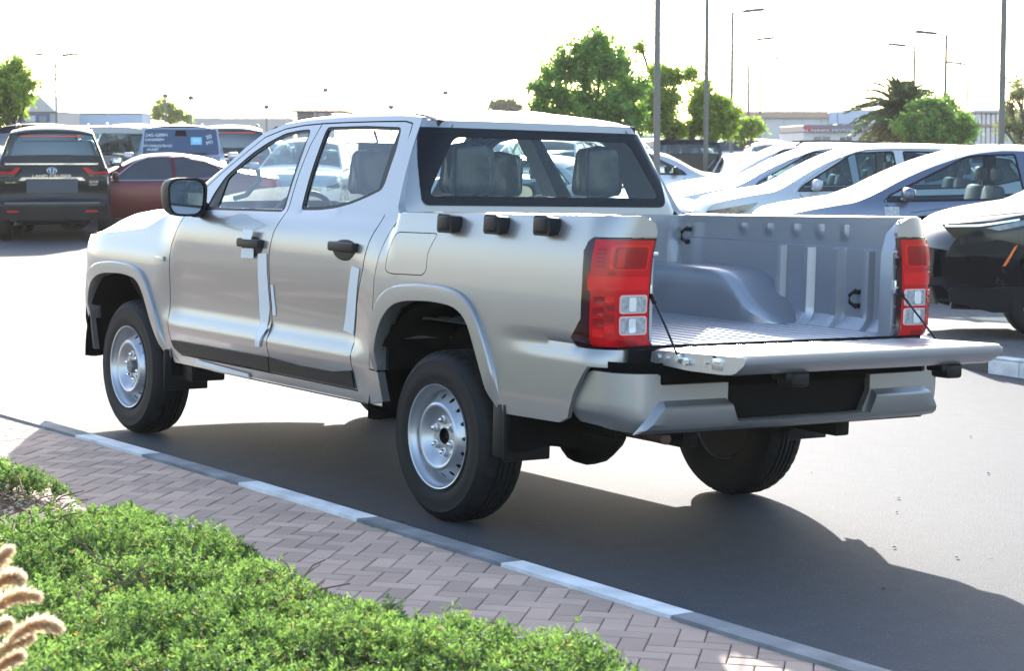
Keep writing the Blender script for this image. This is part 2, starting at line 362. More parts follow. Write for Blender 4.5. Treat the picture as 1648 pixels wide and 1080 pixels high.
    # wheel arch flares
    def flare(inner,outer,nm,n=44):
        def res(p):
            L=[0]
            for i in range(1,len(p)): L.append(L[-1]+math.dist(p[i],p[i-1]))
            o=[];j=0
            for i in range(n):
                t=L[-1]*i/(n-1)
                while j<len(L)-2 and L[j+1]<t: j+=1
                k=(t-L[j])/(L[j+1]-L[j]); o.append((p[j][0]+(p[j+1][0]-p[j][0])*k,p[j][1]+(p[j+1][1]-p[j][1])*k))
            for _ in range(3): o=[o[0]]+[((o[i-1][0]+2*o[i][0]+o[i+1][0])/4,(o[i-1][1]+2*o[i][1]+o[i+1][1])/4) for i in range(1,n-1)]+[o[-1]]
            return o
        a=res(inner);b=res(outer);V=[];F=[]
        K=[(0,-.003,0),(.06,.014,0),(.15,.020,0),(.5,.021,0),(.97,.020,0),(1.0,.012,0),(1.0,-.06,0)]
        for i in range(n):
            e=min(1,min(i,n-1-i)/3.)
            for (t,d,_) in K:
                x=b[i][0]*(1-t)+a[i][0]*t; z=b[i][1]*(1-t)+a[i][1]*t; q=BS(x,z); V.append((q[0],(q[1]+(d*e if d>0 else d))*s,q[2]))
        k=len(K)
        for i in range(n-1):
            for j in range(k-1):
                q=(i*k+j,(i+1)*k+j,(i+1)*k+j+1,i*k+j+1); F.append(q if s<0 else q[::-1])
        mkmesh(nm,V,F,silver,T,angle=30)
        li=MB(); li.grid(lambda i,d:(lambda q:(q[0],(q[1]-d)*s,q[2]))(BS(*a[int(i)])),range(n),[.045,.12,.30],flip=s<0); li.build('arch_liner',MATS.get('liner') or mat('liner',(.004,.004,.004),rough=.85,spec=.1),T)
    flare(archR[1:],[(-.452,.60),(-.445,.66),(-.423,.73),(-.345,.88),(-.267,.976),(-.177,1.018),(-.043,1.029),(.158,1.027),(.370,1.003),(.474,.945),(.54,.85),(.560,.76),(.552,.66),(.53,.60)],'wheel_arch_flare')
    flare(archF[1:],[(3.76,.58),(3.75,.72),(3.68,.86),(3.56,.925),(3.46,.94),(3.288,.955),(3.06,.95),(2.93,.925),(2.85,.86),(2.77,.73),(2.72,.62),(2.68,.54)],'wheel_arch_flare')
    # wheel wells
    for (cx,a0,a1,R) in ((.03,-.02,PI+.02,.57),(3.18,-.02,PI+.02,.57)):
        ww=MB(); ww.grid(lambda a,t:(cx+R*math.cos(a),(.895-.36*t)*s,.39+R*.98*math.sin(a)+ .008*math.sin(t*60)),lin(a0,a1,26),lin(0,1,12),flip=s>0)
        ww.grid(lambda a,t:(cx+R*t*math.cos(a),.537*s,.44+(R-.05)*t*math.sin(a)),lin(0,PI,14),[0,1])
        ww.build('wheel_well',mat('liner',(.004,.004,.004),rough=.85,spec=.1),T)
    # mirrors
    mr=MB(); A=Matrix.Translation((2.20,1.035*s,1.336))@Matrix.Rotation(s*.05,4,'Z')
    def mir(u,v,k=1.):   # back shell bulging forwards
        th=2*PI*u; c=math.cos(th);sn=math.sin(th); px=(abs(c)**.55)*(1 if c>0 else -1);pz=(abs(sn)**.55)*(1 if sn>0 else -1); wv=1-.55*max(0,v)**2.2
        return (.13*v,px*.112*wv*(1+.06*pz),pz*.098*wv)
    mr.grid(mir,lin(0,1,33),[-.25,-.15,0,.2,.4,.6,.75,.88,.95],0,A,flip=True)
    mr.grid(lambda u,v:(mir(u,-.25)[0]+.0+.012*(1-v),mir(u,-.25)[1]*v,mir(u,-.25)[2]*v),lin(0,1,33),[1,.90,.88],0,A)
    mr.grid(lambda u,v:(mir(u,.95)[0]+.01*(1-v),mir(u,.95)[1]*v,mir(u,.95)[2]*v),lin(0,1,33),[1,.5,0],0,A)
    mr.tube([(2.26,.95*s,1.262),(2.31,.90*s,1.262),(2.33,.86*s,1.275)],[.032,.036,.045],10)
    mo=mr.build('side_mirror',blackp,T)
    mg=MB(); mg.grid(lambda u,v:(mir(u,-.25)[0]+.010,mir(u,-.25)[1]*v,mir(u,-.25)[2]*v),lin(0,1,33),[.885,.5,0.001],0,A,flip=False); mg.build('mirror_glass',mirrorm,mo)
    # indicator, mud flaps
    ib=MB(); ib.box((2.715,YS(2.715,.995)+.004,.995),(.085,.012,.026),0,.005,seg=2); ib.v=[(a,b*s,c) for a,b,c in ib.v]; ib.build('side_indicator',mat('indicator_lens',(.75,.62,.55),rough=.2,coat=1.),T)
    mf=MB(); mf.box((-.49,.79*s,.445),(.014,.24,.24),0,.006); mf.box((-.44,.895*s,.47),(.07,.018,.26),0,.006); mf.build('mud_flap',blackp,T)
    mf=MB(); mf.box((2.66,.79*s,.40),(.014,.26,.22),0,.006); mf.box((2.60,.74*s,.41),(.22,.20,.12),0,.01); mf.build('mud_flap',blackp,T)
# rope hooks on the bed sides
for s in (1,-1):
    for x in (-.075,-.42,-.765):
        h=MB(); z=1.287+(-x)*.026; y=YS(x,z)
        h.prism([(-.055,-.040),(-.062,-.01),(-.052,.034),(-.035,.040),(.040,.040),(.052,.030),(.055,-.030),(.045,-.040)],lambda a,b:(x+a,(y+.052)*s,z+b+.002),lambda a,b:(x+a-.0,(y-.004)*s,z+b*.82+.004))
        h.box((x,(y+.03)*s,z+.003),(.088,.062,.066),0,.014,seg=3)
        h.build('rope_hook',blackp,T)
# cab rear wall, rear window
def XR(z): return .47+.2*(z-1.33) if z>1.33 else .47-.0*(1.33-z)
ZT=1.735
def CB(t,z):
    zz=max(z,1.30); hw=YS(.6,zz)-.105; k=.82; s=1 if t>=0 else -1; a=abs(t); xr=XR(z)-.012*(1-min(1,a/k)**2)
    if a<=k: return (xr,a/k*hw*s,z)
    g=(a-k)/(1-k)*PI/2; return (xr+.108*(1-math.cos(g)),(hw+.105*math.sin(g))*s,z)
hwz=lambda z:YS(.6,max(z,1.3))-.105
def ty(y,z): return .82*y/hwz(z)
gl_out=fil([(ty(.690,1.352)+.02,1.352,.05),(ty(.63,1.703)+.01,1.706,.02),(-ty(.63,1.703)-.01,1.706,.02),(-ty(.690,1.352)-.02,1.352,.05)],.04,8)
gl_in=fil([(.80,1.395,.04),(.755,1.662,.05),(-.755,1.662,.05),(-.80,1.395,.04)],.05,6)
back=[(1,1.22),(1,ZT),(-1,ZT),(-1,1.22)]
gl_hole=fil([(.84,1.37),(.80,1.69),(-.80,1.69),(-.84,1.37)],.03,5)
panel('cab_rear_wall',back,CB,silver,T,holes=[gl_hole],step=.045,rim=.03,rimfn=lambda q:Vector((.03,0,0)),flip=True)
lowb=MB(); lowb.grid(lambda y,z:(.46,y,z),lin(.80,-.80,3),[.75,1.23]); lowb.build('cab_rear_lower',silver,T)
rw=panel('rear_window_border',gl_out,lambda t,z:(lambda q:(q[0]-.006,q[1],q[2]))(CB(t,z)),blackg,T,holes=[gl_in],step=.04,rim=.01,rimfn=lambda q:Vector((.010,0,0)),flip=True)
panel('rear_window_glass',inset(gl_in,-.004),lambda t,z:(lambda q:(q[0]-.0045,q[1],q[2]))(CB(t,z)),tglass,T,step=.08,rim=0,flip=True)
# roof
ZRP=pchip([.56,.62,.75,1.0,1.4,1.7,1.9,2.02],[1.738,1.752,1.762,1.768,1.762,1.748,1.725,1.690])
def RF(x,t):
    ye=YS(max(x,.62),ZRP(x)-.022)*.985+.002; a=abs(t); s=1 if t>=0 else -1
    z=ZRP(x)+.034*(1-a**2.4)*ss(.50,.85,x)*1.0-.018*max(0,(a-.93)/.07)**2-.011*math.exp(-((a-.91)/.012)**2)
    z+=.005*math.exp(-((a-.35)/.03)**2)*ss(.7,.9,x)*ss(1.9,1.7,x)
    cr=.108*(1-math.cos(max(0,(a-.82)/.18)*PI/2))*ss(.95,.56,x)
    return (x+cr+(.10*(1-a*a) if x>1.5 else 0)*ss(1.5,2.0,x),ye*t,z)
rf=MB(); rf.grid(RF,lin(.56,2.02,34),sorted(set([-1,-.985,-.97,-.95,-.935,-.925,-.91,-.895,-.88]+[round(v,3) for v in lin(-.86,.86,45)]+[.88,.895,.91,.925,.935,.95,.97,.985,1])),flip=False); rf.build('roof',silver,T)
# rear edge of the roof down to the window
re=MB(); re.grid(lambda k,t:(lambda a,b:(a[0]*(1-k)+b[0]*k,a[1]*(1-k)+b[1]*k,a[2]*(1-k)+b[2]*k))(RF(.56,t*.999),CB(t*.999,1.722)),[0,.35,.7,1],lin(-1,1,40)); re.build('roof_rear_edge',silver,T)
for s in (1,-1):
    dm=MB(); dm.grid(lambda x,t:(lambda q:(q[0],q[1],q[2]+.006))(RF(x,s*(.905+.022*t))),lin(.57,1.95,26),[0,.15,.85,1],flip=s<0); cq=CB(.875*s,1.735); dm.box((cq[0]+.008,cq[1],1.724),(.026,.034,.036),0,.004)
    dm.build('roof_moulding',blackp,T)
# hood, windscreen, cowl, nose
HZ=pchip([2.74,2.85,2.99,3.448,3.80,3.93,4.0],[1.240,1.199,1.148,1.103,1.075,1.04,1.0]); HB=pchip([2.74,3.1,3.42,3.7,3.85,4.0],[.04,.10,.11,.085,.06,.03])
def HD(x,t):
    ze=HZ(x)
    xe=x; ye=YS(min(x,3.98),ze)-.012; a=abs(t)
    return (xe+.10*(1-a*a)*ss(3.3,4.0,x),ye*t,ze+.002+.03*(1-a*a)+HB(x)*ss(1.0,.70,a))
hd=MB(); hd.grid(HD,lin(2.74,4.0,26),lin(-1,1,33)); hd.grid(lambda k,t:(lambda q:(q[0]+.02*k,q[1],q[2]*(1-k)+.72*k))(HD(4.0,t)),lin(0,1,4),lin(-1,1,33)); hd.build('bonnet',silver,T)
ns=MB(); ns.grid(lambda z,t:(4.13-.22*abs(t)**3-(.05 if z<.5 else 0)-.06*ss(.8,1.1,z),.84*t*(1-.02),z),lin(.38,1.08,8),lin(-1,1,21)); ns.build('front_bumper',blackp,T)
fl=MB(); fl.box((3.955,.765,.665),(.07,.05,.14),0,.012); fl.box((3.955,-.765,.665),(.07,.05,.14),0,.012); fl.build('bumper_guard',blackp,T)
def WS(k,t): # k 0 cowl, 1 roof
    a=RF(2.02,t*.93); b=(2.77+.12*(1-t*t),.80*t,1.245+.02*(1-t*t)); return tuple(b[i]*(1-k)+a[i]*k+(.03*math.sin(PI*k) if i==0 else 0) for i in range(3))
wsb=MB(); wsb.grid(WS,[0,.25,.5,.75,1],lin(-1,1,15),flip=False); wsb.build('windscreen',tglass,T)
ap=MB()
for s in (1,-1):
    ap.grid(lambda k,q:(lambda a,b:tuple(a[i]*(1-q)+b[i]*q for i in range(3)))(WS(k,s*.97),(lambda x,z:(x,YS(x,z)*s,z))(2.70-.72*k,1.25+.46*k-.03*0)),lin(0,1,8),[0,.5,1],flip=s<0)
build_each(ap,'screen_pillar',silver,T)
# ---- wheels
def wheel(cx,s,front):
    e=empty('wheel'); e.parent=T; e.location=(cx,.912*s,.3725); e.rotation_euler=(0,rng.uniform(0,1),0 if s>0 else PI)
    ty_=MB(); n=168
    pr=[(.222,-.014),(.226,-.004),(.235,.001),(.240,-.003),(.262,.004),(.290,.007),(.318,.002),(.325,.004),(.338,-.004),(.350,-.014),(.360,-.024),(.368,-.040),(.3715,-.060)]
    for c in (-.078,-.108,-.142,-.172): pr+=[(.3722,c+.006),(.3635,c+.004),(.3635,c-.004),(.3722,c-.006)]
    pr+=[(.3715,-.190),(.366,-.212),(.352,-.238),(.33,-.25),(.29,-.257),(.25,-.252),(.226,-.245),(.20,-.24)]
    def rf_(j,k):
        r,h=pr[j]
        if r>.352 and (h>-.065 or h<-.185) and k%4==0: return -.007
        if r>.37 and k%4==(1 if h>-.125 else 3): return -.003
        return 0
    q_=lambda h:h if h>-.06 else -.06+(h+.06)*.84
    prs=[(r,q_(h)) for r,h in pr]; ty_.lathe(prs,n,0,rf=rf_); ty_.build('tyre',rubber,e,angle=28)
    rm=MB(); rm.lathe([(.219,-.022),(.2245,-.006),(.2275,-.001),(.2265,.003),(.2215,.001),(.218,-.008),(.214,-.018),(.207,-.024),(.203,-.036),(.200,-.055),(.196,-.075),(.196,-.19),(.205,-.205)],64)
    # disc with the ring of holes
    def dz(r):
        return np.interp(r,[.0,.030,.036,.06,.085,.092,.108,.122,.130,.138,.147,.153,.185,.1975],[-.030,-.030,-.040,-.042,-.042,-.038,-.022,-.008,-.001,.0,-.006,-.018,-.052,-.066])
    circ=lambda r,n:[(r*math.cos(2*PI*k/n),r*math.sin(2*PI*k/n)) for k in range(n)]
    holes=[]
    for k in range(16):
        a=2*PI*(k+.5)/16; ca,sa=math.cos(a),math.sin(a)
        holes.append([((.1695+.0115*math.cos(b))*ca-.0098*math.sin(b)*sa,(.1695+.0115*math.cos(b))*sa+.0098*math.sin(b)*ca) for b in [2*PI*j/10 for j in range(10)]])
    panel('x',circ(.1975,64),lambda u,v:(u,dz(math.hypot(u,v)),v),None,holes=holes+[circ(.147,48)],step=.012,rim=.006,mb=rm)
    rm.lathe([(r,dz(r)) for r in (.147,.143,.138,.134,.130,.126,.122,.115,.108,.098,.092,.088,.085,.075,.06,.048,.036)],48)
    for k in range(6):
        a=2*PI*k/6; M=Matrix.Translation((.0698*math.cos(a),-.036,.0698*math.sin(a))); rm.lathe([(.021,-.006),(.019,.001),(.012,.003),(.001,.003)],14,0,M)
    rm.build('rim',steel,e,angle=35)
    nb=MB()
    for k in range(6):
        a=2*PI*k/6; M=Matrix.Translation((.0698*math.cos(a),-.034,.0698*math.sin(a))); nb.lathe([(.0125,0),(.0115,.014),(.008,.019),(.001,.022)],6,0,M)
    build_each(nb,'wheel_nut',chrome,e)
    hb=MB()
    if front: hb.lathe([(.037,-.045),(.036,-.018),(.031,-.010),(.001,-.008)],24)
    else: hb.lathe([(.036,-.041),(.034,-.036),(.030,-.036),(.027,-.055),(.001,-.058)],24)
    hb.build('hub_cap',mat('hub_grey',(.12,.12,.13),rough=.5,metal=.3) if front else blackg,e)
    br=MB(); br.lathe([(.19,-.10),(.19,-.2),(.001,-.2)],24); br.lathe([(.15,-.12),(.15,-.10),(.001,-.10)],24); br.build('brake_drum',mat('brake_iron',(.05,.048,.045),rough=.7,metal=.4),e)
for cx,fr in ((0,0),(3.13,1)):
    for s in (1,-1): wheel(cx,s,fr)
# ---- underbody
ub=MB()
ub.tube([(0,-.70,.372),(0,.70,.372)],.05,10); ub.lathe([(.05,-.17),(.10,-.13),(.15,-.05),(.16,.02),(.14,.09),(.06,.16)],16,0,Matrix.Translation((-.03,.10,.36)))
for s in (1,-1):
    ub.box((1.4,.42*s,.50),(5.0,.08,.13),0,.01); ub.box((0,.44*s,.44),(1.35,.06,.05),0,.01)
    ub.box((3.13,.50*s,.42),(.14,.36,.08),0,.02); ub.tube([(0.1,.5*s,.40),(-.06,.45*s,.75)],.03,8)
ub.box((1.6,0,.66),(1.8,1.60,.10),0,.02); ub.box((1.6,0,.66),(4.6,1.0,.10),0,.02); ub.box((-.55,0,.66),(1.2,1.5,.08),0,.02); ub.box((1.3,-.15,.47),(1.3,.55,.18),0,.05); ub.box((1.0,.52,.46),(.9,.30,.16),0,.05); ub.box((2.6,0,.50),(1.1,.7,.24),0,.06); ub.tube([(2.2,.1,.42),(.15,.10,.38)],.035,8)
ub.build('chassis',mat('chassis_black',(.005,.005,.005),rough=.65,spec=.25),T)
ex=MB(); ex.tube([(-.45,.45,.50),(-.95,.56,.485),(-1.15,.590,.487)],.024,12); ex.build('exhaust_pipe',mat('exhaust',(.10,.06,.05),rough=.4,metal=.6),T)
# ---- rear bumper
def BU(s_,z):
    a=abs(s_); sg=1 if s_>=0 else -1; step=-.03*ss(.56,.52,z)
    R=.73;r=.16;x0=-1.265
    if a<=R: return (x0-.018*(1-(a/R)**2)-step,a*sg,z)
    g=(a-R)/r
    if g<PI/2: return (x0+r*(1-math.cos(g))-step,(R+r*math.sin(g)-.03*ss(.62,.54,z)*math.sin(g))*sg,z)
    return (x0+r+(g-PI/2)*r,(R+r-.03*ss(.62,.54,z))*sg,z)
half=[(1.166,.592),(1.135,.66),(1.07,.738),(1.055,.752),(1.03,.760),(.735,.760),(.722,.752),(.722,.722),(.712,.716)]
rec=[(.388,.716),(.388,.650),(.345,.568)]
bo=[(1.02,.545)]+[(1.135,.548),(1.16,.565)]+half+rec+[(-a,b) for a,b in rec[::-1]]+[(-a,b) for a,b in half[::-1]]+[(-1.16,.565),(-1.135,.548),(-1.02,.545),(-.78,.525),(.78,.525)]
xt=()
bu=panel('rear_bumper',bo,BU,silver,T,step=.028,rim=.03,rimfn=lambda q:Vector((.03,0,0)) if q.x<-1.15 else Vector((0,-.03 if q.y>0 else .03,0)),flip=True,extra=xt,angle=35)
for s in (1,-1):
    sp=MB(); C_=[(.655,.000),(.636,.036),(.628,.040),(.568,.037),(.545,.025),(.528,.0)]
    def STP(i,j):
        z,d=C_[int(j)]; yy=[.355,.36,.40,.55,.66,.705,.722,.730][int(i)]; k=[0,1,1,1,1,1,.25,0][int(i)]
        if i<=1: yy+= (z-.56)*.45
        if i>=4: yy+= (.655-z)*.9*(.5 if i==4 else 1)
        q=BU(yy,max(z,.57)); return (q[0]-d*k,q[1]*s,z-.004*(1-k))
    sp.grid(STP,range(8),range(6),flip=s>0); sp.build('bumper_step',silver,bu,angle=25)
sp=MB(); sp.grid(lambda y,j:(lambda c:(BU(y,.57)[0]-c[1],y,c[0]))([(.566,.030),(.560,.037),(.545,.030),(.528,.0)][int(j)]),lin(.37,-.37,9),range(4),flip=False); sp.build('bumper_step',silver,bu)
pn=MB(); pn.grid(lambda y,z:(-1.235,y,z),lin(.44,-.44,3),[.54,.74]); pn.grid(lambda y,x:(x,y,.728),lin(.80,-.80,5),[-1.25,-1.0],flip=True); pn.grid(lambda y,z:(-1.16,y,z),lin(.80,-.80,3),[.70,.86]); pn.build('plate_recess',mat('recess_black',(.004,.004,.0045),rough=.75,spec=.2),bu)
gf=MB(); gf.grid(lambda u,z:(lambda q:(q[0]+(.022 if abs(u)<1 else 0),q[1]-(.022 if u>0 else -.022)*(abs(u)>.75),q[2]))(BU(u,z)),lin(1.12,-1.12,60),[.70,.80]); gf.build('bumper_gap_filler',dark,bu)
bt=MB(); bt.box((-1.215,0,.535),(.10,1.45,.03),0,.01); bt.build('bumper_underside',blackp,bu)
# ---- tail lights
def lamp(s):
    lo=[(-1.046,1.277),(-1.021,1.26),(-1.007,1.223),(-1.015,1.103),(-1.014,.96),(-.985,.92),(-.953,.884),(-.968,.847),(-1.322,.847),(-1.322,1.278)]
    def o(d): return lambda u,z:(lambda q,q2:(q[0]+d*(-1 if u<XC-.1 else -.6 if u<XC else 0),q[1]+d*(1 if u>XC else .7 if u>XC-.12 else .1),q[2]))(BS(u,z),0)
    rr=lambda q:Vector((.012,-.012*s,0))
    L=panel('tail_light',lo,o(.004),maroon,T,step=.03,side=s,rimfn=rr,gap=.002)
    def pn(nm,poly,d,m,r=.006): return panel(nm,fil(poly,r),o(d),m,L,step=.02,side=s,rimfn=rr)
    pn('red_lens',[(-1.056,1.268),(-1.312,1.268),(-1.312,.856),(-1.062,.856),(-1.062,1.068),(-1.042,1.075),(-1.042,1.132),(-1.056,1.142)],.008,redl,.01)
    pn('lens_ring',[(-1.125,1.250),(-1.295,1.250),(-1.295,1.150),(-1.125,1.150)],.012,red3,.02)
    pn('inner_lens',[(-1.136,1.242),(-1.285,1.242),(-1.285,1.158),(-1.136,1.158)],.0145,red2,.016)
    pn('inner_lens',[(-1.148,1.236),(-1.178,1.236),(-1.178,1.164),(-1.148,1.164)],.0165,redl,.006)
    pn('lens_band',[(-1.05,1.128),(-1.305,1.128),(-1.305,1.074),(-1.05,1.074)],.0115,red3,.01)
    for k in range(5):
        z0=1.235-.016*k*1.0
        pn('lens_rib',[(-1.075,z0),(-1.112,z0),(-1.112,z0-.007),(-1.075,z0-.007)],.0115,red2,.002)
    for (u0,u1,z0,z1,mm) in ((-1.075,-1.115,1.050,1.020,red2),(-1.075,-1.115,1.008,.978,red2),(-1.12,-1.152,1.050,1.028,red3),(-1.12,-1.152,1.02,.995,red2),(-1.075,-1.115,.966,.936,red2),(-1.12,-1.152,.982,.950,red2),(-1.075,-1.115,.924,.894,red3),(-1.12,-1.152,.940,.910,red3),(-1.16,-1.25,.882,.862,red2),(-1.125,-1.15,1.145,1.135,red2)):
        pn('lens_facet',[(u0,z0),(u1,z0),(u1,z1),(u0,z1)],.0115,mm,.004)
    for z0,z1 in ((1.057,.985),(.975,.902)):
        pn('clear_lens_frame',[(-1.172,z0),(-1.303,z0),(-1.303,z1),(-1.172,z1)],.0115,mat('lens_frame',(.75,.45,.45),rough=.2,coat=1.),.014)
        pn('clear_lens',[(-1.179,z0-.005),(-1.296,z0-.005),(-1.296,z1+.005),(-1.179,z1+.005)],.0145,whitel,.012)
        pn('bulb_bowl',[(-1.212,z0-.009),(-1.246,z0-.009),(-1.246,z1+.009),(-1.212,z1+.009)],.0165,mat('bulb_bowl',(.9,.9,.88),rough=.1,metal=.3,coat=1.) ,.008)
lamp(1); lamp(-1)
# ---- bed
FZ=.845
fb=MB()
def floorz(x,y):
    a=abs((y/.085)%1-.5)*2; return FZ+.013*ss(.35,.55,a)
fb.grid(lambda x,y:(x,y,floorz(x,y) if -1.14<x<.36 else FZ),[.44,.38,.36,.34]+lin(.3,-1.12,8)+[-1.145,-1.165],[i*.0085-.7735 for i in range(183)],flip=True); fb.build('bed_floor',bedpaint,T,angle=50)
bw=MB() # headboard
bw.grid(lambda y,z:(.40-.018*(abs((y/.3)%1-.5)<.18)*(.95<z<1.2),y,z),lin(.79,-.79,60),[FZ,.94,.96,1.19,1.21,1.318]); bw.grid(lambda y,t:(.40+.05*t,y,1.318),lin(.79,-.79,4),[0,1]); bw.build('bed_headboard',bedpaint,T)
prof=pchip([-.52,-.46,-.40,-.32,-.24,-.16,-.05,.1,.25,.40],[FZ+.002,.865,.915,.985,1.05,1.082,1.092,1.092,1.09,1.088])
RZ=lambda x:1.322+(.38-x)*.027
for s in (1,-1):
    wl=MB()
    def wally(x,z):
        y=.765; rib=0
        if z<1.215:
            for c in (-.31,-.50,-.685,-.875): rib=max(rib,ss(.034,.018,abs(x-c)))
            y-=.030*rib*ss(1.215,1.205,z)
            y-=.0
        elif z<1.225: y-=-.012
        else:
            y+=.012
            for c in (-.02,-.20,-.38,-.54,-.70): 
                y-=.016*ss(.03,.015,abs(x-c))*ss(1.245,1.285,z)
        y-=.05*ss(.93,FZ,z)**2+.06*ss(-.96,-1.10,x)+.02*ss(.24,.32,x)
        return y*s
    xs=sorted(set([round(.40-.012*i,3) for i in range(128)]+[-1.135]),reverse=True)
    wl.grid(lambda x,z:(lambda zz:(x,wally(x,zz),zz))((max(z,prof(x)-.004) if -.46<x<.41 else z) if z<1.3 else RZ(x)-.035),xs,[FZ,.86,.88,.91,.94,1.0,1.06,1.12,1.18,1.205,1.212,1.216,1.224,1.226,1.245,1.26,1.275,1.285,1.31],flip=s<0)
    wl.build('bed_wall',bedpaint,T,angle=30)
    rl=MB(); K=[(1,-.055),(1.0,-.004),(.93,0.002),(.2,.004),(.05,-.001),(0,-.016)]
    def rail(x,j):
        yo=YS(max(x,XC),RZ(x)-.012)
        if x<XC: yo-=RC*(1-math.sqrt(max(0,1-((XC-x)/RC)**2)))
        d,h=K[int(j)]; yi=min(.782,yo); dr=.03*ss(-1.06,-1.14,x); return (x,(yo*(1-d)+yi*d)*s,RZ(x)+h-dr)
    rl.grid(rail,lin(.43,-1.0,20)+lin(-1.01,-1.139,9),range(6),flip=s>0)
    rl.build('bed_rail',bedpaint if s<0 else silver,T)
    # rear post
    ps=MB()
    po=[(.765,FZ-.06),(.655,FZ-.06),(.655,1.20),(.680,1.29),(.745,RZ(-1.1)-.02),(.765,RZ(-1.1)-.01)]
    ps.prism(po,lambda a,b:(-1.120,a*s,b),lambda a,b:(-1.05,a*s,b)); ps.build('bed_post',bedpaint,T)
    lt=MB(); lt.box((-1.128,.678*s,1.215),(.018,.018,.055),0,.004); lt.tube([(-1.13,.678*s,1.215),(-1.13,.645*s,1.215)],.006,8); lt.box((-1.124,.678*s,1.065),(.010,.024,.06),0,.004); lt.tube([(-1.12,.676*s,1.055),(-1.136,.676*s,1.055)],.011,10)
    for z in (1.345,1.29,1.15,.98,.90,.88): lt.tube([(-1.118,.680*s,z),(-1.125,.680*s,z)],.005,8)
    build_each(lt,'latch_striker',zinc,T)
    wh=MB()
    def WH(x,k):
        t=prof(x); pts=[(.52,FZ),(.52,FZ+(t-FZ)*.6),(.523,t-.045 if t-.045>FZ else FZ+(t-FZ)*.7),(.533,t-.018 if t-.018>FZ else FZ+(t-FZ)*.85),(.552,t-.004 if t-.004>FZ else t),(.575,t),(.80,t+.002)]
        q=pts[int(k)]; bulge=ss(-.58,-.34,x); y=q[0]+(1-bulge)*.20; return (x,min(y,.80)*s,max(q[1],FZ-.01))
    wh.grid(WH,lin(-.54,.40,40),range(7),flip=s<0); wh.build('wheel_housing',bedpaint,T,angle=50)
    hk=MB()
    for (x,z) in ((.34,1.222),(-.815,.992)):
        y=abs(wally(x,z))-.012; hk.box((x,(y)*s,z+.03),(.03,.02,.02),0,.004); hk.box((x,y*s,z-.03),(.03,.02,.02),0,.004); hk.tube([(x,y*s,z+.04),(x+.025,(y-.02)*s,z+.015),(x+.025,(y-.02)*s,z-.015),(x,y*s,z-.04)],.008,8)
    hk.build('tie_down_hook',blackp,T)
# ---- tailgate, folded down
tg=MB()
def TGp(k):
    P=[(-1.168,.800),(-1.175,.838),(-1.20,.852),(-1.245,.858),(-1.66,.872),(-1.70,.873),(-1.712,.868),(-1.714,.842),(-1.708,.832),(-1.665,.797),(-1.64,.789),(-1.58,.784),(-1.388,.781),(-1.20,.790)]
    return P
P=TGp(0); W2=.695; n=len(P)
ys=lin(W2,-W2,165); V=[];F=[]
for i,y in enumerate(ys):
    e=ss(W2,W2-.02,abs(y))
    for j,(x,z) in enumerate(P):
        zz=z
        if j==3 or j==4: 
            a=abs((y/.085)%1-.5)*2; zz=z-.007*ss(.35,.6,a)*(1 if abs(y)<.62 else 0)
        V.append((x,y,zz-(1-e)*(.010 if 2<=j<=6 else -.004 if j>8 else 0)))
for i in range(len(ys)-1):
    for j in range(n): F.append((i*n+j,i*n+(j+1)%n,(i+1)*n+(j+1)%n,(i+1)*n+j))
F.append(tuple(range(n))[::-1]); F.append(tuple((len(ys)-1)*n+k for k in range(n)))
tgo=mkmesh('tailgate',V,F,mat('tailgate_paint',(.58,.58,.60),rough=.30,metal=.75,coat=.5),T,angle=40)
hw=MB()
for s in (1,-1):
    for (x,z,r) in ((-1.215,.822,.012),(-1.265,.823,.012),(-1.50,.828,.009)): hw.tube([(x,.694*s,z),(x,.704*s,z)],r,10)
    hw.box((-1.375,.700*s,.822),(.055,.012,.028),0,.005); hw.tube([(-1.355,.70*s,.83),(-1.355,.722*s,.83)],.013,10); hw.tube([(-1.395,.70*s,.815),(-1.395,.716*s,.815)],.011,10)
    hw.box((-1.565,.698*s,.826),(.05,.012,.045),0,.003); hw.box((-1.575,.705*s,.835),(.03,.012,.012),0,.003)
build_each(hw,'latch_fitting',zinc,tgo)
lk=MB()
for s in (1,-1): lk.box((-1.545,.6965*s,.835),(.014,.008,.04),0,.002)
lk.build('latch_slot',dark,tgo)
for y in (.345,-.495):
    hk=MB(); hk.box((-1.60,y,.762),(.10,.085,.060),0,.014,seg=3); hk.box((-1.60,y+.05,.775),(.085,.05,.03),0,.006); hk.build('rubber_buffer',blackp,tgo)
for s in (1,-1):
    cb=MB(); cb.tube([(-1.136,.676*s,1.055),(-1.25,.695*s,.945),(-1.36,.714*s,.830)],.0045,8); cb.tube([(-1.136,.676*s,1.055),(-1.165,.681*s,1.027)],.010,8); cb.build('tailgate_cable',blackp,T)
# ---- interior
it=MB()
it.box((1.7,0,.78),(2.3,1.5,.06),0,.01); it.grid(lambda x,t:(x,YS(1.5,1.69)*.93*t,1.735-.015*t*t),lin(.6,1.98,5),lin(-1,1,9),flip=True)
it.build('cabin_lining',trim,T)
for s in (1,-1):
    dc=MB(); dc.grid(lambda x,z:(x,(YS(1.4,min(z,1.29))-.07)*s,z),[.62,1.0,1.5,2.0,2.6],[.6,.9,1.15,1.27],flip=s<0); dc.grid(lambda x,t:(x,(YS(1.4,1.27)-.07+.05*t)*s,1.27+.003*t),[.62,1.0,1.5,2.0,2.6],[0,1]); dc.build('door_trim',trimd,T)
ds=MB(); ds.box((2.52,0,1.13),(.50,1.46,.20),0,.07,seg=3); ds.box((2.40,.40,1.22),(.22,.42,.10),0,.04); ds.box((2.36,0,1.15),(.20,.32,.18),0,.04); ds.build('dashboard',trimd,T)
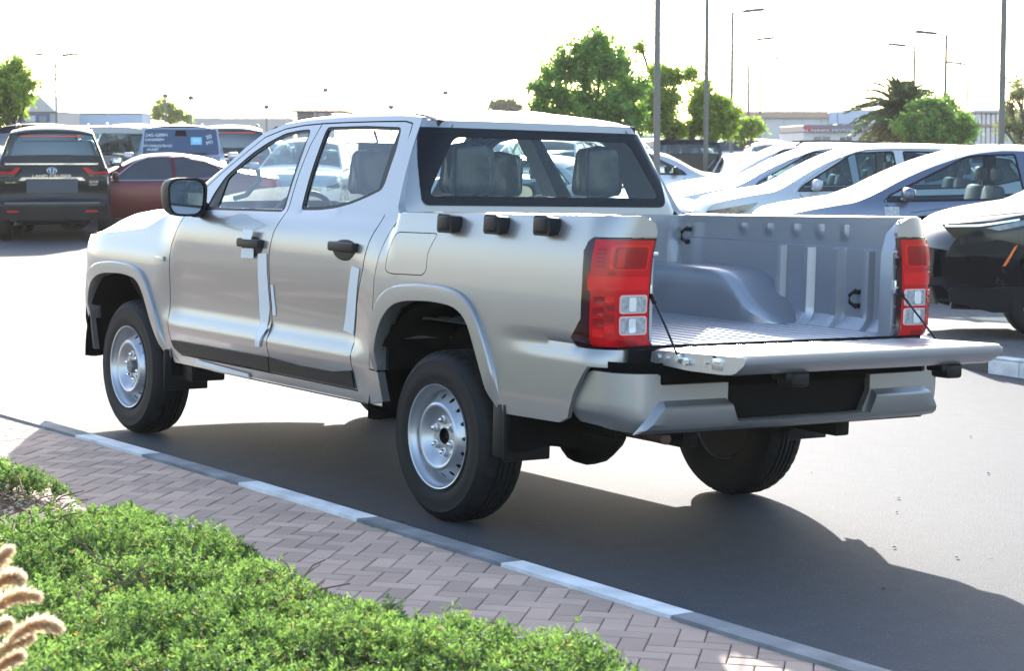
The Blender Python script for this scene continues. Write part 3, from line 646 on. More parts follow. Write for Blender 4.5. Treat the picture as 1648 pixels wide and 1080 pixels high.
sw=MB(); A=Matrix.Translation((2.16,.38,1.20))@Matrix.Rotation(math.radians(65),4,'Y'); R_=.185; sw.tube([A@Vector((R_*math.cos(a),R_*math.sin(a),0)) for a in lin(0,2*PI,33)],.015,8); sw.box((0,0,-.02),(.14,.14,.05),0,.03,T=A); sw.box((0,0,-.01),(.30,.03,.02),0,.01,T=A); sw.build('steering_wheel',trimd,T)
def seat(x,y,wd,front):
    e=empty('seat'); e.parent=T; e.location=(x,y,0)
    b=MB()
    def sb(u,v):
        th=2*PI*u; z=.62+.72*v; tilt=.16 if front else .22; wz=wd*(1-.16*v**3)
        c=math.cos(th);sn=math.sin(th); px=abs(c)**.6*(1 if c>0 else -1);py=abs(sn)**.6*(1 if sn>0 else -1); t=(.075-.02*v)*(1 if v<.99 else .6)
        return (-(z-.62)*tilt+px*t+.006*math.sin(9*th+z*20),py*wz/2,z)
    b.grid(sb,lin(0,1,33),[0,.2,.4,.6,.8,.92,.98,1.0]); b.grid(lambda u,v:tuple(np.array(sb(u,1.0))*v+np.array((-.72*(.16 if front else .22),0,1.345))*(1-v)),lin(0,1,33),[1,.5,.01])
    b.box((.22,0,.62),(.50,wd,.14),0,.05,seg=3); b.build('seat_back',seatf,e)
    return e
def headrest(e,x,y,z,w_=.27,h=.20,t=.10):
    h_=MB()
    def f(u,v):
        th=2*PI*u; c=math.cos(th);sn=math.sin(th); px=abs(c)**.5*(1 if c>0 else -1);py=abs(sn)**.5*(1 if sn>0 else -1)
        k=math.sqrt(max(0,1-abs(2*v-1)**9)); wz=w_*(1+.10*(1-v)); r=.006*math.sin(7*th+3*v)+.004*math.sin(13*th)
        return (x+px*(t/2+r)*k,y+py*(wz/2+r)*k,z+h*v)
    h_.grid(f,lin(0,1,41),lin(0,1,14)); h_.tube([(x,y-.06,z-.10),(x,y-.06,z+.02)],.007,6); h_.tube([(x,y+.06,z-.10),(x,y+.06,z+.02)],.007,6)
    h_.build('headrest',seatm,e)
for s in (1,-1):
    e=seat(1.55,.37*s,.50,True); headrest(e,-.12,0,1.36,.25,.25)
e=seat(.76,0,1.28,False)
for y,w_ in ((.34,.235),(-.43,.235)): headrest(e,-.10,y,1.385,w_,.262,.11)
headrest(e,-.125,-.05,1.28,.22,.12,.08)
sb=MB(); sb.tube([(.80,.62,1.62),(.66,.585,1.30)],[.016,.016],6); sb.build('seat_belt',mat('belt_red',(.25,.02,.02),rough=.6),T)
im=MB(); im.box((2.02,0,1.61),(.03,.24,.065),0,.02); im.tube([(2.02,0,1.64),(2.06,0,1.70)],.008,6); im.build('rear_view_mirror',blackp,T)
# grab handles on the screen pillars
gh=MB()
for s in (1,-1): gh.tube([(2.30,.70*s,1.33),(2.24,.66*s,1.35),(2.14,.64*s,1.43),(2.12,.66*s,1.48)],.014,8)
gh.build('grab_handle',trim,T)
for s in (1,-1):
    ct=MB(); ct.grid(lambda x,z:(x+.25*(z-1.3)*.6,(YS(.62,z)-.05-.07*ss(.60,.478,x))*s,z),[.478,.50,.55,.62,.70,.80],[1.1,1.3,1.45,1.6,1.72],flip=s<0); ct.build('rear_pillar_trim',trimd,T)
# protective tape
def tape(poly,d=.004): panel('tape_strip',poly,off(SS,d),tapem,T,step=.03,rim=.002,angle=60)
tape([(1.633,1.076),(1.545,1.081),(1.549,.800),(1.600,.62),(1.650,.628),(1.640,.70),(1.655,.80)])
tape([(1.553,.72),(1.600,.615),(1.640,.62),(1.60,.70)],.010)
tape([(1.520,.928),(1.495,.931),(1.488,.782),(1.520,.780)])
tape([(.731,1.068),(.655,1.058),(.750,.747),(.842,.762)])
tape([(1.79,1.095),(1.665,1.100),(1.666,1.050),(1.797,1.047)],.012)
tape([(1.76,1.19),(1.65,1.19),(1.665,1.14),(1.755,1.14)],.03)
tape([(2.33,.487),(1.75,.468),(1.75,.448),(2.33,.462)],.012)
def node_mat(name,build):
    m=bpy.data.materials.new(name); m.use_nodes=True; t=m.node_tree; b=t.nodes['Principled BSDF']; build(t,b); MATS[name]=m; return m
def asphalt(t,b):
    L=t.links.new; N=t.nodes.new; tc=N('ShaderNodeTexCoord')
    n1=N('ShaderNodeTexNoise'); n1.inputs['Scale'].default_value=.35; n1.inputs['Detail'].default_value=5; L(tc.outputs['Object'],n1.inputs['Vector'])
    n2=N('ShaderNodeTexNoise'); n2.inputs['Scale'].default_value=9; n2.inputs['Detail'].default_value=8; L(tc.outputs['Object'],n2.inputs['Vector'])
    v=N('ShaderNodeTexVoronoi'); v.inputs['Scale'].default_value=120; L(tc.outputs['Object'],v.inputs['Vector'])
    wn=N('ShaderNodeSeparateColor'); L(v.outputs['Color'],wn.inputs[0])
    r=N('ShaderNodeValToRGB'); r.color_ramp.elements[0].position=.38; r.color_ramp.elements[0].color=(.016,.021,.031,1); r.color_ramp.elements[1].position=.62; r.color_ramp.elements[1].color=(.026,.033,.046,1)
    mixv=N('ShaderNodeMath'); mixv.operation='MULTIPLY_ADD'; mixv.inputs[1].default_value=.5; L(n1.outputs[0],mixv.inputs[0]); 
    h=N('ShaderNodeMath'); h.operation='MULTIPLY'; h.inputs[1].default_value=.5; L(n2.outputs[0],h.inputs[0]); L(h.outputs[0],mixv.inputs[2]); L(mixv.outputs[0],r.inputs[0])
    st=N('ShaderNodeMapRange'); st.inputs[1].default_value=.80; st.inputs[2].default_value=1.0; L(wn.outputs[0],st.inputs[0])
    d=N('ShaderNodeMapRange'); d.inputs[1].default_value=.0; d.inputs[2].default_value=.35; d.inputs[3].default_value=1; d.inputs[4].default_value=0; L(v.outputs['Distance'],d.inputs[0])
    f=N('ShaderNodeMath'); f.operation='MULTIPLY'; L(st.outputs[0],f.inputs[0]); L(d.outputs[0],f.inputs[1])
    mx=N('ShaderNodeMix'); mx.data_type='RGBA'; mx.inputs[7].default_value=(.34,.33,.30,1); L(f.outputs[0],mx.inputs[0]); L(r.outputs[0],mx.inputs[6]); L(mx.outputs[2],b.inputs['Base Color'])
    b.inputs['Roughness'].default_value=.86; b.inputs['Specular IOR Level'].default_value=.68
    bp=N('ShaderNodeBump'); bp.inputs['Strength'].default_value=.6; bp.inputs['Distance'].default_value=.003; L(v.outputs['Distance'],bp.inputs['Height']); L(bp.outputs[0],b.inputs['Normal'])
asph=node_mat('asphalt',asphalt)
# road and car park: one sheet, laid out in metres along and across the view so that it reaches the horizon
def P2(dd,l):
    f=Vector((CD[0],CD[1],0)).normalized(); r=Vector((f.y,-f.x,0)); q=Vector((CAM[0],CAM[1],0))+f*dd+r*l; return q
gb=MB(); dds=[-40,-15,-5,0,3,6,8,10,11,12,12.8,13.6,14.4,15.2,16,17,18,19,20,22,26,32,40,55,80,120,200,400,900,1300]
gb.grid(lambda dd,k:(lambda q:(q.x,q.y,gz(q.x,q.y)))(P2(dd,k*(30+max(dd,0)*1.2)/12)),dds,lin(-12,12,33),flip=True)
o=gb.build('road',asph,None,angle=60); o['kind']='structure'
# kerb beside the truck: painted blocks
def ky(x): return 1.435+.018*max(0,x-.8)**1.3 if x>.8 else 1.435+.012*max(0,-x-.5)*(x>-2)+ (.018 if x<=-2 else 0)
kb=MB(); x=-9.0; k=0
edges=[-9.0,-8.02,-7.05,-6.08,-5.1,-4.15,-3.3,-2.38,-1.42,-.41,.60,1.55,2.30,3.35,4.4,5.4,6.4,7.4,8.4,9.4,10.4,11.4,12.4]
# white: (-2.38..?)
for i in range(len(edges)-1):
    a,b_=edges[i]+.004,edges[i+1]-.004; y0,y1=ky(a),ky(b_); W=.115; H=.132; c=.018
    prof=[(0,-.05),(0,H-c),(c*.5,H-c*.3),(c,H),(W,H),(W,-.05)]
    V=[(a,y0+p,z) for p,z in prof]+[(b_,y1+p,z) for p,z in prof]; n=6
    F=[(j,j+1,j+1+n,j+n) for j in range(5)]+[tuple(range(n))[::-1],tuple(range(n,2*n))]
    mi=0 if i%2==1 else 1
    kb.add(V,F,mi)
KW=mat('kerb_white',(.82,.81,.79),rough=.75,noise=.35,nscale=7,bump=.2,bscale=120); KG=mat('kerb_grey',(.27,.28,.29),rough=.8,noise=.55,nscale=6,bump=.3,bscale=120)
o=kb.build('kerb',[KW,KG],None,angle=30); o['kind']='structure'
# pavement of herringbone pavers
pb=MB(); pv_cols=[]; bl,bw_=.168,.084; g=.0018; ang=math.radians(45); ca,sa=math.cos(ang),math.sin(ang)
def paver(u0,v0,du,dv):
    cx,cy=u0+du/2,v0+dv/2; X=cx*ca-cy*sa+.12; Y=cx*sa+cy*ca+1.5
    if Y<ky(X)+.045 or Y>3.6 or X<-7 or X>11: return
    if X<-2.5 and Y>5.2: return
    c=.004; z=.118+random.uniform(-.0012,.0012); pts=[]
    for (e,zz) in ((g,z-.02),(g,z-.003),(g+c,z)):
        for a,b in ((u0+e,v0+e),(u0+du-e,v0+e),(u0+du-e,v0+dv-e),(u0+e,v0+dv-e)):
            pts.append((a*ca-b*sa+.12,a*sa+b*ca+1.5,zz))
    F=[(0,1,5,4),(1,2,6,5),(2,3,7,6),(3,0,4,7),(4,5,9,8),(5,6,10,9),(6,7,11,10),(7,4,8,11),(8,9,10,11)]
    pb.add(pts,F,0); r=random.random(); pv_cols.append((r,len(F)))
N_=150
for i in range(-N_,N_):
    for j in range(-N_//2,N_//2):
        # herringbone unit
        u=i*bw_; v=i*bw_; 
        uo=u+j*2*bl; vo=v
        if abs(uo)>12.5 or abs(vo)>12.5: continue
        paver(uo,vo,bl,bw_); paver(uo+3*bw_,vo,bw_,bl)

MP=mat('paver',(.52,.355,.27),rough=.85,noise=.25,nscale=3,bump=.25,bscale=150,col2=(.43,.30,.235))
o=pb.build('pavement',MP,None,smooth=False); o['kind']='structure'
at=o.data.attributes.new('tint','FLOAT','FACE'); vals=[]
for r,nf in pv_cols: vals+= [r]*nf
at.data.foreach_set('value',vals)
t=MP.node_tree; b=t.nodes['Principled BSDF']; a=t.nodes.new('ShaderNodeAttribute'); a.attribute_name='tint'
src=b.inputs['Base Color'].links[0].from_socket; mr=t.nodes.new('ShaderNodeMapRange'); mr.inputs[3].default_value=.80; mr.inputs[4].default_value=1.18; t.links.new(a.outputs['Fac'],mr.inputs[0])
mm=t.nodes.new('ShaderNodeVectorMath'); mm.operation='SCALE'; t.links.new(src,mm.inputs[0]); t.links.new(mr.outputs[0],mm.inputs['Scale']); t.links.new(mm.outputs[0],b.inputs['Base Color'])
jb=MB(); jb.grid(lambda x,y:(x,(ky(x)+.10 if y==0 else y),.106),lin(-9,12,60),[0,6.5],flip=False); o=jb.build('paving_sand',mat('sand',(.30,.26,.22),rough=.95,noise=.4,nscale=20),None); o['kind']='structure'
# planting bed soil and ground cover
def hedge_edge(x): return 2.46-.05*ss(-2.,-3.,x)*2+.05*math.sin(x*2.3)+.03*math.sin(x*7.1+1)
def soil(x,y): return (x,hedge_edge(x)-.02 if y==0 else y,.126+.02*math.sin(x*3+y*5)*(y>0))
sb_=MB(); sb_.grid(soil,lin(-6,9,80),[0,2.6,3.0,3.5,4.0,5,7]); o=sb_.build('planting_bed_soil',mat('soil',(.12,.085,.06),rough=.95,noise=.5,nscale=25,bump=.8,bscale=40),None); o['kind']='structure'
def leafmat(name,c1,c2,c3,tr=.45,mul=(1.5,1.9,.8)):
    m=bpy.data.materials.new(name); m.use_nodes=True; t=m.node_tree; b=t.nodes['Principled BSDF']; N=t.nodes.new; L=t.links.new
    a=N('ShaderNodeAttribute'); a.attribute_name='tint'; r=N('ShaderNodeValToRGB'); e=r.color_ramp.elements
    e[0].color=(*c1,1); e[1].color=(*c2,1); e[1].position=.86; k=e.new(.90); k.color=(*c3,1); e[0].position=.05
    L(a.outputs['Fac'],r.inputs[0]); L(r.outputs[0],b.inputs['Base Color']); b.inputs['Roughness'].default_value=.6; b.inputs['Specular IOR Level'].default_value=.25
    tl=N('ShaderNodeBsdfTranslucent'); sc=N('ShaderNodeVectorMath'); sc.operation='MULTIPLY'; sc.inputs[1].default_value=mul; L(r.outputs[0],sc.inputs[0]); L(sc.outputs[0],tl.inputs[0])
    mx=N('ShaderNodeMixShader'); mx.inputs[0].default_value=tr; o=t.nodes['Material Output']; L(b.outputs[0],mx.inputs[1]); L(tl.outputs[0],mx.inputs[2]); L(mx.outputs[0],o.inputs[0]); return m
def leafmesh(name,P,Dn,Ln,Wd,tint,m,parent=None,cup=.25):
    """many small folded leaves: base points P, directions Dn, lengths, widths"""
    n=len(P); rnd=rng.normal(size=(n,3)); S=np.cross(Dn,rnd); S/=np.linalg.norm(S,axis=1)[:,None]+1e-9; Nn=np.cross(S,Dn)
    L=Ln[:,None]; W=Wd[:,None]
    v0=P; v1=P+Dn*L*.45+S*W*.5+Nn*W*cup; v2=P+Dn*L; v3=P+Dn*L*.45-S*W*.5+Nn*W*cup; 
    V=np.stack([v0,v1,v2,v3],1).reshape(-1,3); me=bpy.data.meshes.new(name); me.vertices.add(len(V)); me.vertices.foreach_set('co',V.ravel())
    idx=np.arange(n)[:,None]*4; tri=np.concatenate([idx+[0,1,2],idx+[0,2,3]],1).reshape(-1)
    me.loops.add(len(tri)); me.loops.foreach_set('vertex_index',tri); me.polygons.add(2*n); me.polygons.foreach_set('loop_start',np.arange(2*n)*3); me.polygons.foreach_set('loop_total',np.full(2*n,3))
    me.materials.append(m); me.update(calc_edges=True); at=me.attributes.new('tint','FLOAT','FACE'); at.data.foreach_set('value',np.repeat(tint,2).astype(np.float32))
    o=bpy.data.objects.new(name,me); COL.objects.link(o)
    if parent: o.parent=parent
    return o
def fbm(x,y,s=1.):
    return (np.sin(x*3.1*s+1.3*np.sin(y*2.3*s))+np.sin(y*3.7*s+1.7*np.sin(x*2.9*s+1))+.6*np.sin(x*7.9*s+y*6.1*s)+.5*np.sin(x*5.3*s-y*9.7*s+2))/3.1
HL=leafmat('ground_cover_leaf',(.024,.052,.024),(.21,.275,.115),(.38,.24,.14),.42)
def cover(name,x0,x1,y1,inside,hmax,n,label):
    x=rng.uniform(x0,x1,n); y=rng.uniform(2.25,y1,n); e=inside(x,y); k=e>0; x=x[k];y=y[k];e=e[k]
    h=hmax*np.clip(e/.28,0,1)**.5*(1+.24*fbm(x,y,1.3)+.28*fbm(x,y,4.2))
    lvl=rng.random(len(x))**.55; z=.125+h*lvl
    z+=rng.normal(0,.012,len(x)); m=len(x)
    # rosettes on short shoots
    K=9; base=np.stack([x,y,np.maximum(z,.13)],1); ax=rng.normal(0,.40,(m,3)); ax[:,2]=1.; ax/=np.linalg.norm(ax,axis=1)[:,None]
    P=[];D=[];T=[];Ls=[];Ws=[]
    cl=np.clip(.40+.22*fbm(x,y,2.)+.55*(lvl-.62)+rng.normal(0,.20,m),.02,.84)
    red=rng.random(m)<.09
    for k_ in range(K):
        th=k_*2.4+rng.random(m)*.6; rr=rng.normal(size=(m,3)); s=np.cross(ax,rr); s/=np.linalg.norm(s,axis=1)[:,None]; t2=np.cross(ax,s)
        up=.35+.9*(k_/K); d=np.cos(th)[:,None]*s+np.sin(th)[:,None]*t2+ax*up; d/=np.linalg.norm(d,axis=1)[:,None]
        P.append(base+ax*(.003+.018*k_/K)*1.); D.append(d); Ls.append(rng.uniform(.012,.021,m)); Ws.append(rng.uniform(.0048,.0080,m)); T.append(np.where(red&(k_<3),.95,np.clip(cl+rng.normal(0,.07,m)+.08*k_/K,.02,.85)))
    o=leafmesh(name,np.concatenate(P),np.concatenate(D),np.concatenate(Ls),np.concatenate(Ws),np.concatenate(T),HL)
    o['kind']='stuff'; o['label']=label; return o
he=np.vectorize(hedge_edge)
def in2(x,y):   # big patch: near
    a=y-he(x)-.02*fbm(x,y,6); b=(-.20-.55*(y-2.5))-x; return np.minimum(a,b+.04*fbm(x,y,5))
def in1(x,y):
    a=y-he(x)+.12; b=x-(.36+.05*np.sin(y*9)+.30*np.clip(2.7-y,0,1)); return np.minimum(a,b)
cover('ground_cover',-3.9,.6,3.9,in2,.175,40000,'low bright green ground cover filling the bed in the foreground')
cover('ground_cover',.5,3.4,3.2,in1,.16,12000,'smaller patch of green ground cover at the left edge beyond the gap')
# woody stems under the leaves
st=MB()
for _ in range(420):
    x=random.uniform(-3.7,.4) if random.random()<.75 else random.uniform(.7,3.); y=random.uniform(2.65,3.7); a=random.uniform(0,2*PI); l=random.uniform(.08,.22); z=random.uniform(.17,.33)
    st.tube([(x,y,z-.05),(x+l*.5*math.cos(a),y+l*.5*math.sin(a),z),(x+l*math.cos(a),y+l*math.sin(a),z+.01)],[.004,.003,.002],4,cap=False)
o=st.build('creeping_stems',mat('stem',(.20,.10,.06),rough=.7),None); o['kind']='stuff'
# fountain grass at the lower left
fg=empty('fountain_grass','clump of fountain grass with pale cream seed heads at the lower left corner','ornamental grass',loc=(-3.95,4.55,.12))
pm=leafmat('seed_head_hair',(.86,.74,.58),(.85,.74,.60),(.90,.82,.70),.75,(1.,.96,.88)); GM=leafmat('grass_blade',(.12,.14,.03),(.32,.30,.08),(.5,.42,.2),.4)
def camp(px,py,d): return Vector(CAM+d*(CD+CR*(px-PW/2)/FPX+CU*(PH/2-py)/FPX))
base=Vector((-3.95,4.55,.12))
plumes=[((-60,1010),(-30,930),(16,884)),((-70,1030),(0,905),(34,935)),((-60,1060),(-5,940),(62,962)),((-20,1090),(40,975),(96,1014)),((-60,1070),(-10,1010),(14,1004)),((-40,1100),(10,1030),(50,1026)),((-60,1120),(10,1060),(34,1056))]
for k,(a,b,c) in enumerate(plumes):
    dd=3.55+.05*k; A,B,Cc=camp(*a,dd+.05),camp(*b,dd),camp(*c,dd-.03)
    def bez(t): return A*(1-t)**2+B*2*t*(1-t)+Cc*t*t
    sm=MB(); sm.tube([base]+[bez(t)for t in (0.,.25,.5)],[.0025,.002,.002,.0015],5); sm.v=[tuple(Vector(v)-base) for v in sm.v]; sm.build('stalk',mat('stalk',(.35,.30,.12),rough=.6),fg)
    n=1500; t=rng.uniform(.30,1.,n); V=[];F=[]
    mb=MB()
    P=np.array([bez(x) for x in t])-np.array(base); Tn=np.array([(bez(x+.02)-bez(x-.02)).normalized() for x in t]); rr=rng.normal(size=(n,3)); rr/=np.linalg.norm(rr,axis=1)[:,None]
    w_=np.sin(np.clip((t-.28)/.74,0,1)*PI)**.6; D=Tn*1.0+rr*.75; D/=np.linalg.norm(D,axis=1)[:,None]
    o=leafmesh('seed_head',P+rr*.003,D,.005+.024*w_*rng.random(n),np.full(n,.0030),rng.random(n)*.8,pm,fg)
gB=MB(); nb=150; Pb=[];
V=[];F=[]
for _ in range(110):
    a=random.uniform(0,2*PI); l=random.uniform(.35,.75); dx,dy=math.cos(a),math.sin(a); pts=[Vector((dx*.02,dy*.02,0))]
    for q in (.35,.7,1.): pts.append(Vector((dx*l*q*q*.75,dy*l*q*q*.75,l*(q*1.0-.38*q*q))))
    sd=Vector((-dy,dx,0))*.0035
    b0=len(V)
    for i,p in enumerate(pts): w_=1-i/3.3; V+= [p+sd*w_,p-sd*w_]
    for i in range(3): F.append((b0+2*i,b0+2*i+1,b0+2*i+3,b0+2*i+2))
o=mkmesh('blades',V,F,GM,fg); at=o.data.attributes.new('tint','FLOAT','FACE'); at.data.foreach_set('value',list(rng.random(len(F))*.85))
# kerbed parking bay on the right, beyond the road
def q2(px,py):   # photo pixel on the car park plane
    a=(px-PW/2)/FPX; b=(PH/2-py)/FPX; r=CD+a*CR+b*CU; return Vector(CAM+r*(-BH/np.dot(r,BN)))
bay=[q2(1700,588),q2(1640,583),q2(1590,577),q2(1545,568),q2(1500,556),q2(1462,540),q2(1420,515),q2(1385,490),q2(1350,450)]
def zr(p): return gz(p.x,p.y)
kb2=MB()
def off2(a,b,d): 
    t=(b-a).normalized(); n=Vector(np.cross(BN,t)); return n*d
lens=[0]
dense=[]
for i in range(len(bay)-1):
    m_=max(1,int((bay[i+1]-bay[i]).length/.55))
    for j in range(m_): dense.append(bay[i].lerp(bay[i+1],j/m_))
dense.append(bay[-1])
for i in range(len(dense)-1):
    a,b=dense[i],dense[i+1]; t0=(dense[min(i+1,len(dense)-1)]-dense[max(i-1,0)]).normalized(); t1=(dense[min(i+2,len(dense)-1)]-dense[i]).normalized()
    na=Vector(np.cross(BN,t0))*-1; nb_=Vector(np.cross(BN,t1))*-1; N3=Vector(BN)
    if na.dot(Vector(BR))<0 : pass
    def ring(p,n): return [p-N3*.25,p-N3*.02,p+N3*.012-n*-.02,p+N3*.012+n*.14,p-N3*.1+n*.14]
    R1=ring(a+(b-a)*.012,na);R2=ring(b-(b-a)*.012,nb_); V=R1+R2; kb2.add(V,[(j,j+5,j+6,j+1) for j in range(4)]+[(0,1,2,3,4),(9,8,7,6,5)],0 if (i//2)%2==0 else 1)
KB=mat('kerb_black',(.05,.05,.055),rough=.7,noise=.4,nscale=5)
o=kb2.build('kerb',[KW,KB],None,angle=30); o['kind']='structure'
far=[q2(1420,262),q2(2600,262),q2(2600,640)]
pav=dense+[q2(1290,330),q2(1200,275)]+far
cb_=MB(); cb_.add([p+Vector(BN)*.004 for p in pav],[tuple(range(len(pav)))],0)
def paving(t,b):
    N=t.nodes.new;L=t.links.new; tc=N('ShaderNodeTexCoord'); br=N('ShaderNodeTexBrick'); br.inputs['Scale'].default_value=4.; br.inputs['Color1'].default_value=(.16,.145,.14,1); br.inputs['Color2'].default_value=(.12,.11,.108,1); br.inputs['Mortar'].default_value=(.05,.05,.05,1); br.inputs['Mortar Size'].default_value=.015
    L(tc.outputs['Object'],br.inputs['Vector']); L(br.outputs[0],b.inputs['Base Color']); b.inputs['Roughness'].default_value=.8
o=cb_.build('parking_bay',node_mat('bay_paving',paving),None); o['kind']='structure'

lt_=MB()
for _ in range(110):
    x=random.uniform(-5,8); y=random.uniform(-9,1.3); a=random.uniform(0,PI); l=random.uniform(.005,.014); w_=l*random.uniform(.25,.7); c,sn=math.cos(a),math.sin(a)
    if depth(x,y)>14: continue
    lt_.add([(x+c*l,y+sn*l,.006),(x-sn*w_,y+c*w_,.012),(x-c*l,y-sn*l,.006),(x+sn*w_,y-c*w_,.004)],[(0,1,2,3)],0)
o=lt_.build('road_litter',mat('dry_leaf',(.30,.20,.11),rough=.8,noise=.6,nscale=2),None); o['kind']='stuff'
# ================================================================ the other cars
def paint(name,col,metal=.5,rough=.3): return mat(name,col,rough=rough,metal=metal,coat=.8)
P_white=paint('white_paint',(.50,.51,.53),.1,.3); P_pearl=paint('pearl_paint',(.40,.42,.47),.3,.3); P_blue=paint('grey_blue_paint',(.12,.14,.20),.5,.3); P_dark=mat('charcoal_paint',(.010,.012,.018),rough=.2,metal=.2,coat=.35,spec=.4); P_black=mat('black_paint',(.003,.004,.008),rough=.2,coat=.08,spec=.3)
P_red=mat('burgundy_paint',(.13,.006,.010),rough=.28,metal=.3,coat=.25); P_champ=paint('champagne_paint',(.42,.38,.34),.5,.3); P_silver=paint('light_silver_paint',(.50,.50,.51),.6,.3); P_jeep=paint('matt_grey_paint',(.30,.32,.36),.3,.4); P_beige=paint('beige_paint',(.50,.45,.38),.3,.35)
G_see=glassmat('car_glass',(.62,.72,.72)); G_dark=mat('tinted_glass',(.010,.013,.022),rough=.04,coat=1.,spec=.9)
lamp_w=mat('headlamp',(.16,.17,.19),rough=.08,coat=.7,noise=.7,nscale=14,metal=.3); lamp_r=mat('rear_lamp',(.55,.01,.012),rough=.1,coat=1.); lamp_o=mat('orange_reflector',(1.,.18,.03),rough=.3,coat=1.)
def res_(p,step):
    o=[]
    for i in range(len(p)-1):
        a,b=p[i],p[i+1]; k=max(1,int(math.dist(a,b)/step))
        for j in range(k): o.append((a[0]+(b[0]-a[0])*j/k,a[1]+(b[1]-a[1])*j/k))
    o.append(p[-1]); return o
def opensm(p,n=3):
    for _ in range(n):
        q=[p[0]]
        for i in range(len(p)-1):
            a,b=p[i],p[i+1]; q.append((a[0]*.75+b[0]*.25,a[1]*.75+b[1]*.25)); q.append((a[0]*.25+b[0]*.75,a[1]*.25+b[1]*.75))
        q.append(p[-1]); p=q
    return p
class Car:
    """local frame: +x nose, +y left, z up, origin on the ground under the middle of the wheelbase"""
    def __init__(c,name,label,cat,M,pt,top,W,belt,wheels,R,wins,arch=None,segs=None,tumble=.42,sill=.26,see=False,group=None,clad=None,noserad=.35,tailrad=.25,detail=1,step=.09,rimm=None,side_only=None,mirror=True,handles=(),rails=False,gaps=(),mirr_m=None,spokes=5,wheelsides=(1,-1)):
        c.E=empty(name,label,cat,group,M=M); c.W=W; c.top=top; c.belt=belt; c.tum=tumble; c.pt=pt
        x0=min(p[0] for p in top); x1=max(p[0] for p in top); c.x0,c.x1=x0,x1; c.nr,c.tr=noserad,tailrad
        c.sill=sill
        topd=res_(opensm(top,2),.07)
        # silhouette lowered towards the middle of the car = edge line of the side
        def edge(p,i):
            a=topd[max(0,i-1)];b=topd[min(len(topd)-1,i+1)]; t=Vector((b[0]-a[0],b[1]-a[1])).normalized(); n=Vector((-t.y,t.x)); 
            if n.y<0 and abs(n.y)>.3: n=-n
            cx=(x0+x1)/2
            if abs(n.y)<=.3 and (p[0]-cx)*n.x<0: n=-n
            d=.055; return (p[0]-n.x*d,max(sill+.02,p[1]-n.y*d))
        edg=[edge(p,i) for i,p in enumerate(topd)]
        archs=[]
        for wx in wheels: archs.append((wx,R*1.13))
        bot=[(edg[-1][0],sill)]; 
        bo=[]
        xe0,xe1=edg[0][0],edg[-1][0]   # top runs front -> rear
        xr,xf=(xe1,xe0)
        pts=[(xf,sill)]
        bottom=[]
        for wx in sorted(wheels):
            aR=R*1.13; a0=math.asin(max(-.9,min(.9,(sill-R)/aR))); 
            bottom+= [(wx+aR*math.cos(PI-a0-(PI-2*a0)*j/12)*1.0,R+aR*math.sin(PI-a0-(PI-2*a0)*j/12)) for j in range(13)]
        outline=[(xr,sill)]+bottom+[(xf,sill)]+edg
        # drop duplicates
        out=[outline[0]]
        for p in outline[1:]:
            if math.dist(p,out[-1])>.01: out.append(p)
        c.fn=lambda x,z:(x,c.y(x,z),z)
        sd=(1,-1)
        for s in sd:
            hl=[w_ for w_ in wins]
            panel('body_side',out,c.fn,pt,c.E,holes=hl,step=step,side=s,rim=.03)
            for w_ in wins:
                g=panel('side_window',inset(w_,-.002),off(c.fn,-.012),G_see if see else G_dark,c.E,step=.2,side=s,rim=0)
                if see: panel('window_frame',inset(w_,-.001),off(c.fn,-.009),blackp,c.E,holes=[inset(w_,.022)],step=.15,side=s,rim=0)
        c.out=out
        # ribbon over the top
        def rib(i,t):
            p=topd[i];e=edg[i]; a=abs(t); ye=c.y(*e); k=1-a**3.2
            dz=.02*(1-a*a)*(1 if p[1]>belt(p[0])-.1 else .2)
            xx=e[0]+(p[0]-e[0])*k; z=e[1]+(p[1]-e[1])*k+dz
            fr=ss(x1-.7,x1,p[0]); rr=ss(x0+.5,x0,p[0]); bul=.10*(1-a*a)
            return (xx+bul*fr-bul*.6*rr,ye*t,z)
        tt=[-1,-.985,-.95,-.9,-.8,-.65,-.45,-.2,0,.2,.45,.65,.8,.9,.95,.985,1]
        # windscreen and rear glass ranges by x
        ws,rg=segs
        def isg(i):
            x=topd[i][0]
            z=topd[i][1]
            return 1 if (ws and ws[1]<x<ws[0] and z>1.0*0+belt(x)-.1) else 2 if (rg and rg[1]<x<rg[0] and z>rg[2]) else 0
        n=len(topd); tops=MB(); g1=MB(); g2=MB()
        for i in range(n-1):
            k=isg(i)*isg(i+1)
            for j in range(len(tt)-1):
                q=[rib(i,tt[j]),rib(i+1,tt[j]),rib(i+1,tt[j+1]),rib(i,tt[j+1])]
                mb_=tops if (k==0 or abs(tt[j]+tt[j+1])/2>.93) else (g1 if k==1 else g2)
                mb_.add(q,[(0,1,2,3)])
        def weld(mb,name,m):
            if not mb.f: return
            V=[];idx={};F=[]
            for f in mb.f:
                g=[]
                for i in f:
                    key=tuple(round(v,4) for v in mb.v[i])
                    if key not in idx: idx[key]=len(V);V.append(mb.v[i])
                    g.append(idx[key])
                F.append(tuple(g))
            return mkmesh(name,V,F,m,c.E,angle=32)
        weld(tops,'body_top',pt)
        c.ws=weld(g1,'windscreen',G_see if see else G_dark); c.rg=weld(g2,'rear_window',G_see if see else G_dark)
        c.rib=rib; c.topd=topd
        # floor, dark inside
        fb=MB(); fb.grid(lambda x,t:(x,t*(W/2-.12),sill+.02),[x0+.12,x1-.12],[-1,1]); 
        fb.grid(lambda x,t:(x,t*(W/2-.1),max(.5,belt(x)-.22)),lin(x0+.4,x1-.9,4),[-1,1])
        fb.box(((x0+x1)/2,0,.40),((x1-x0)*.78,W*.55,.24),0,.03)
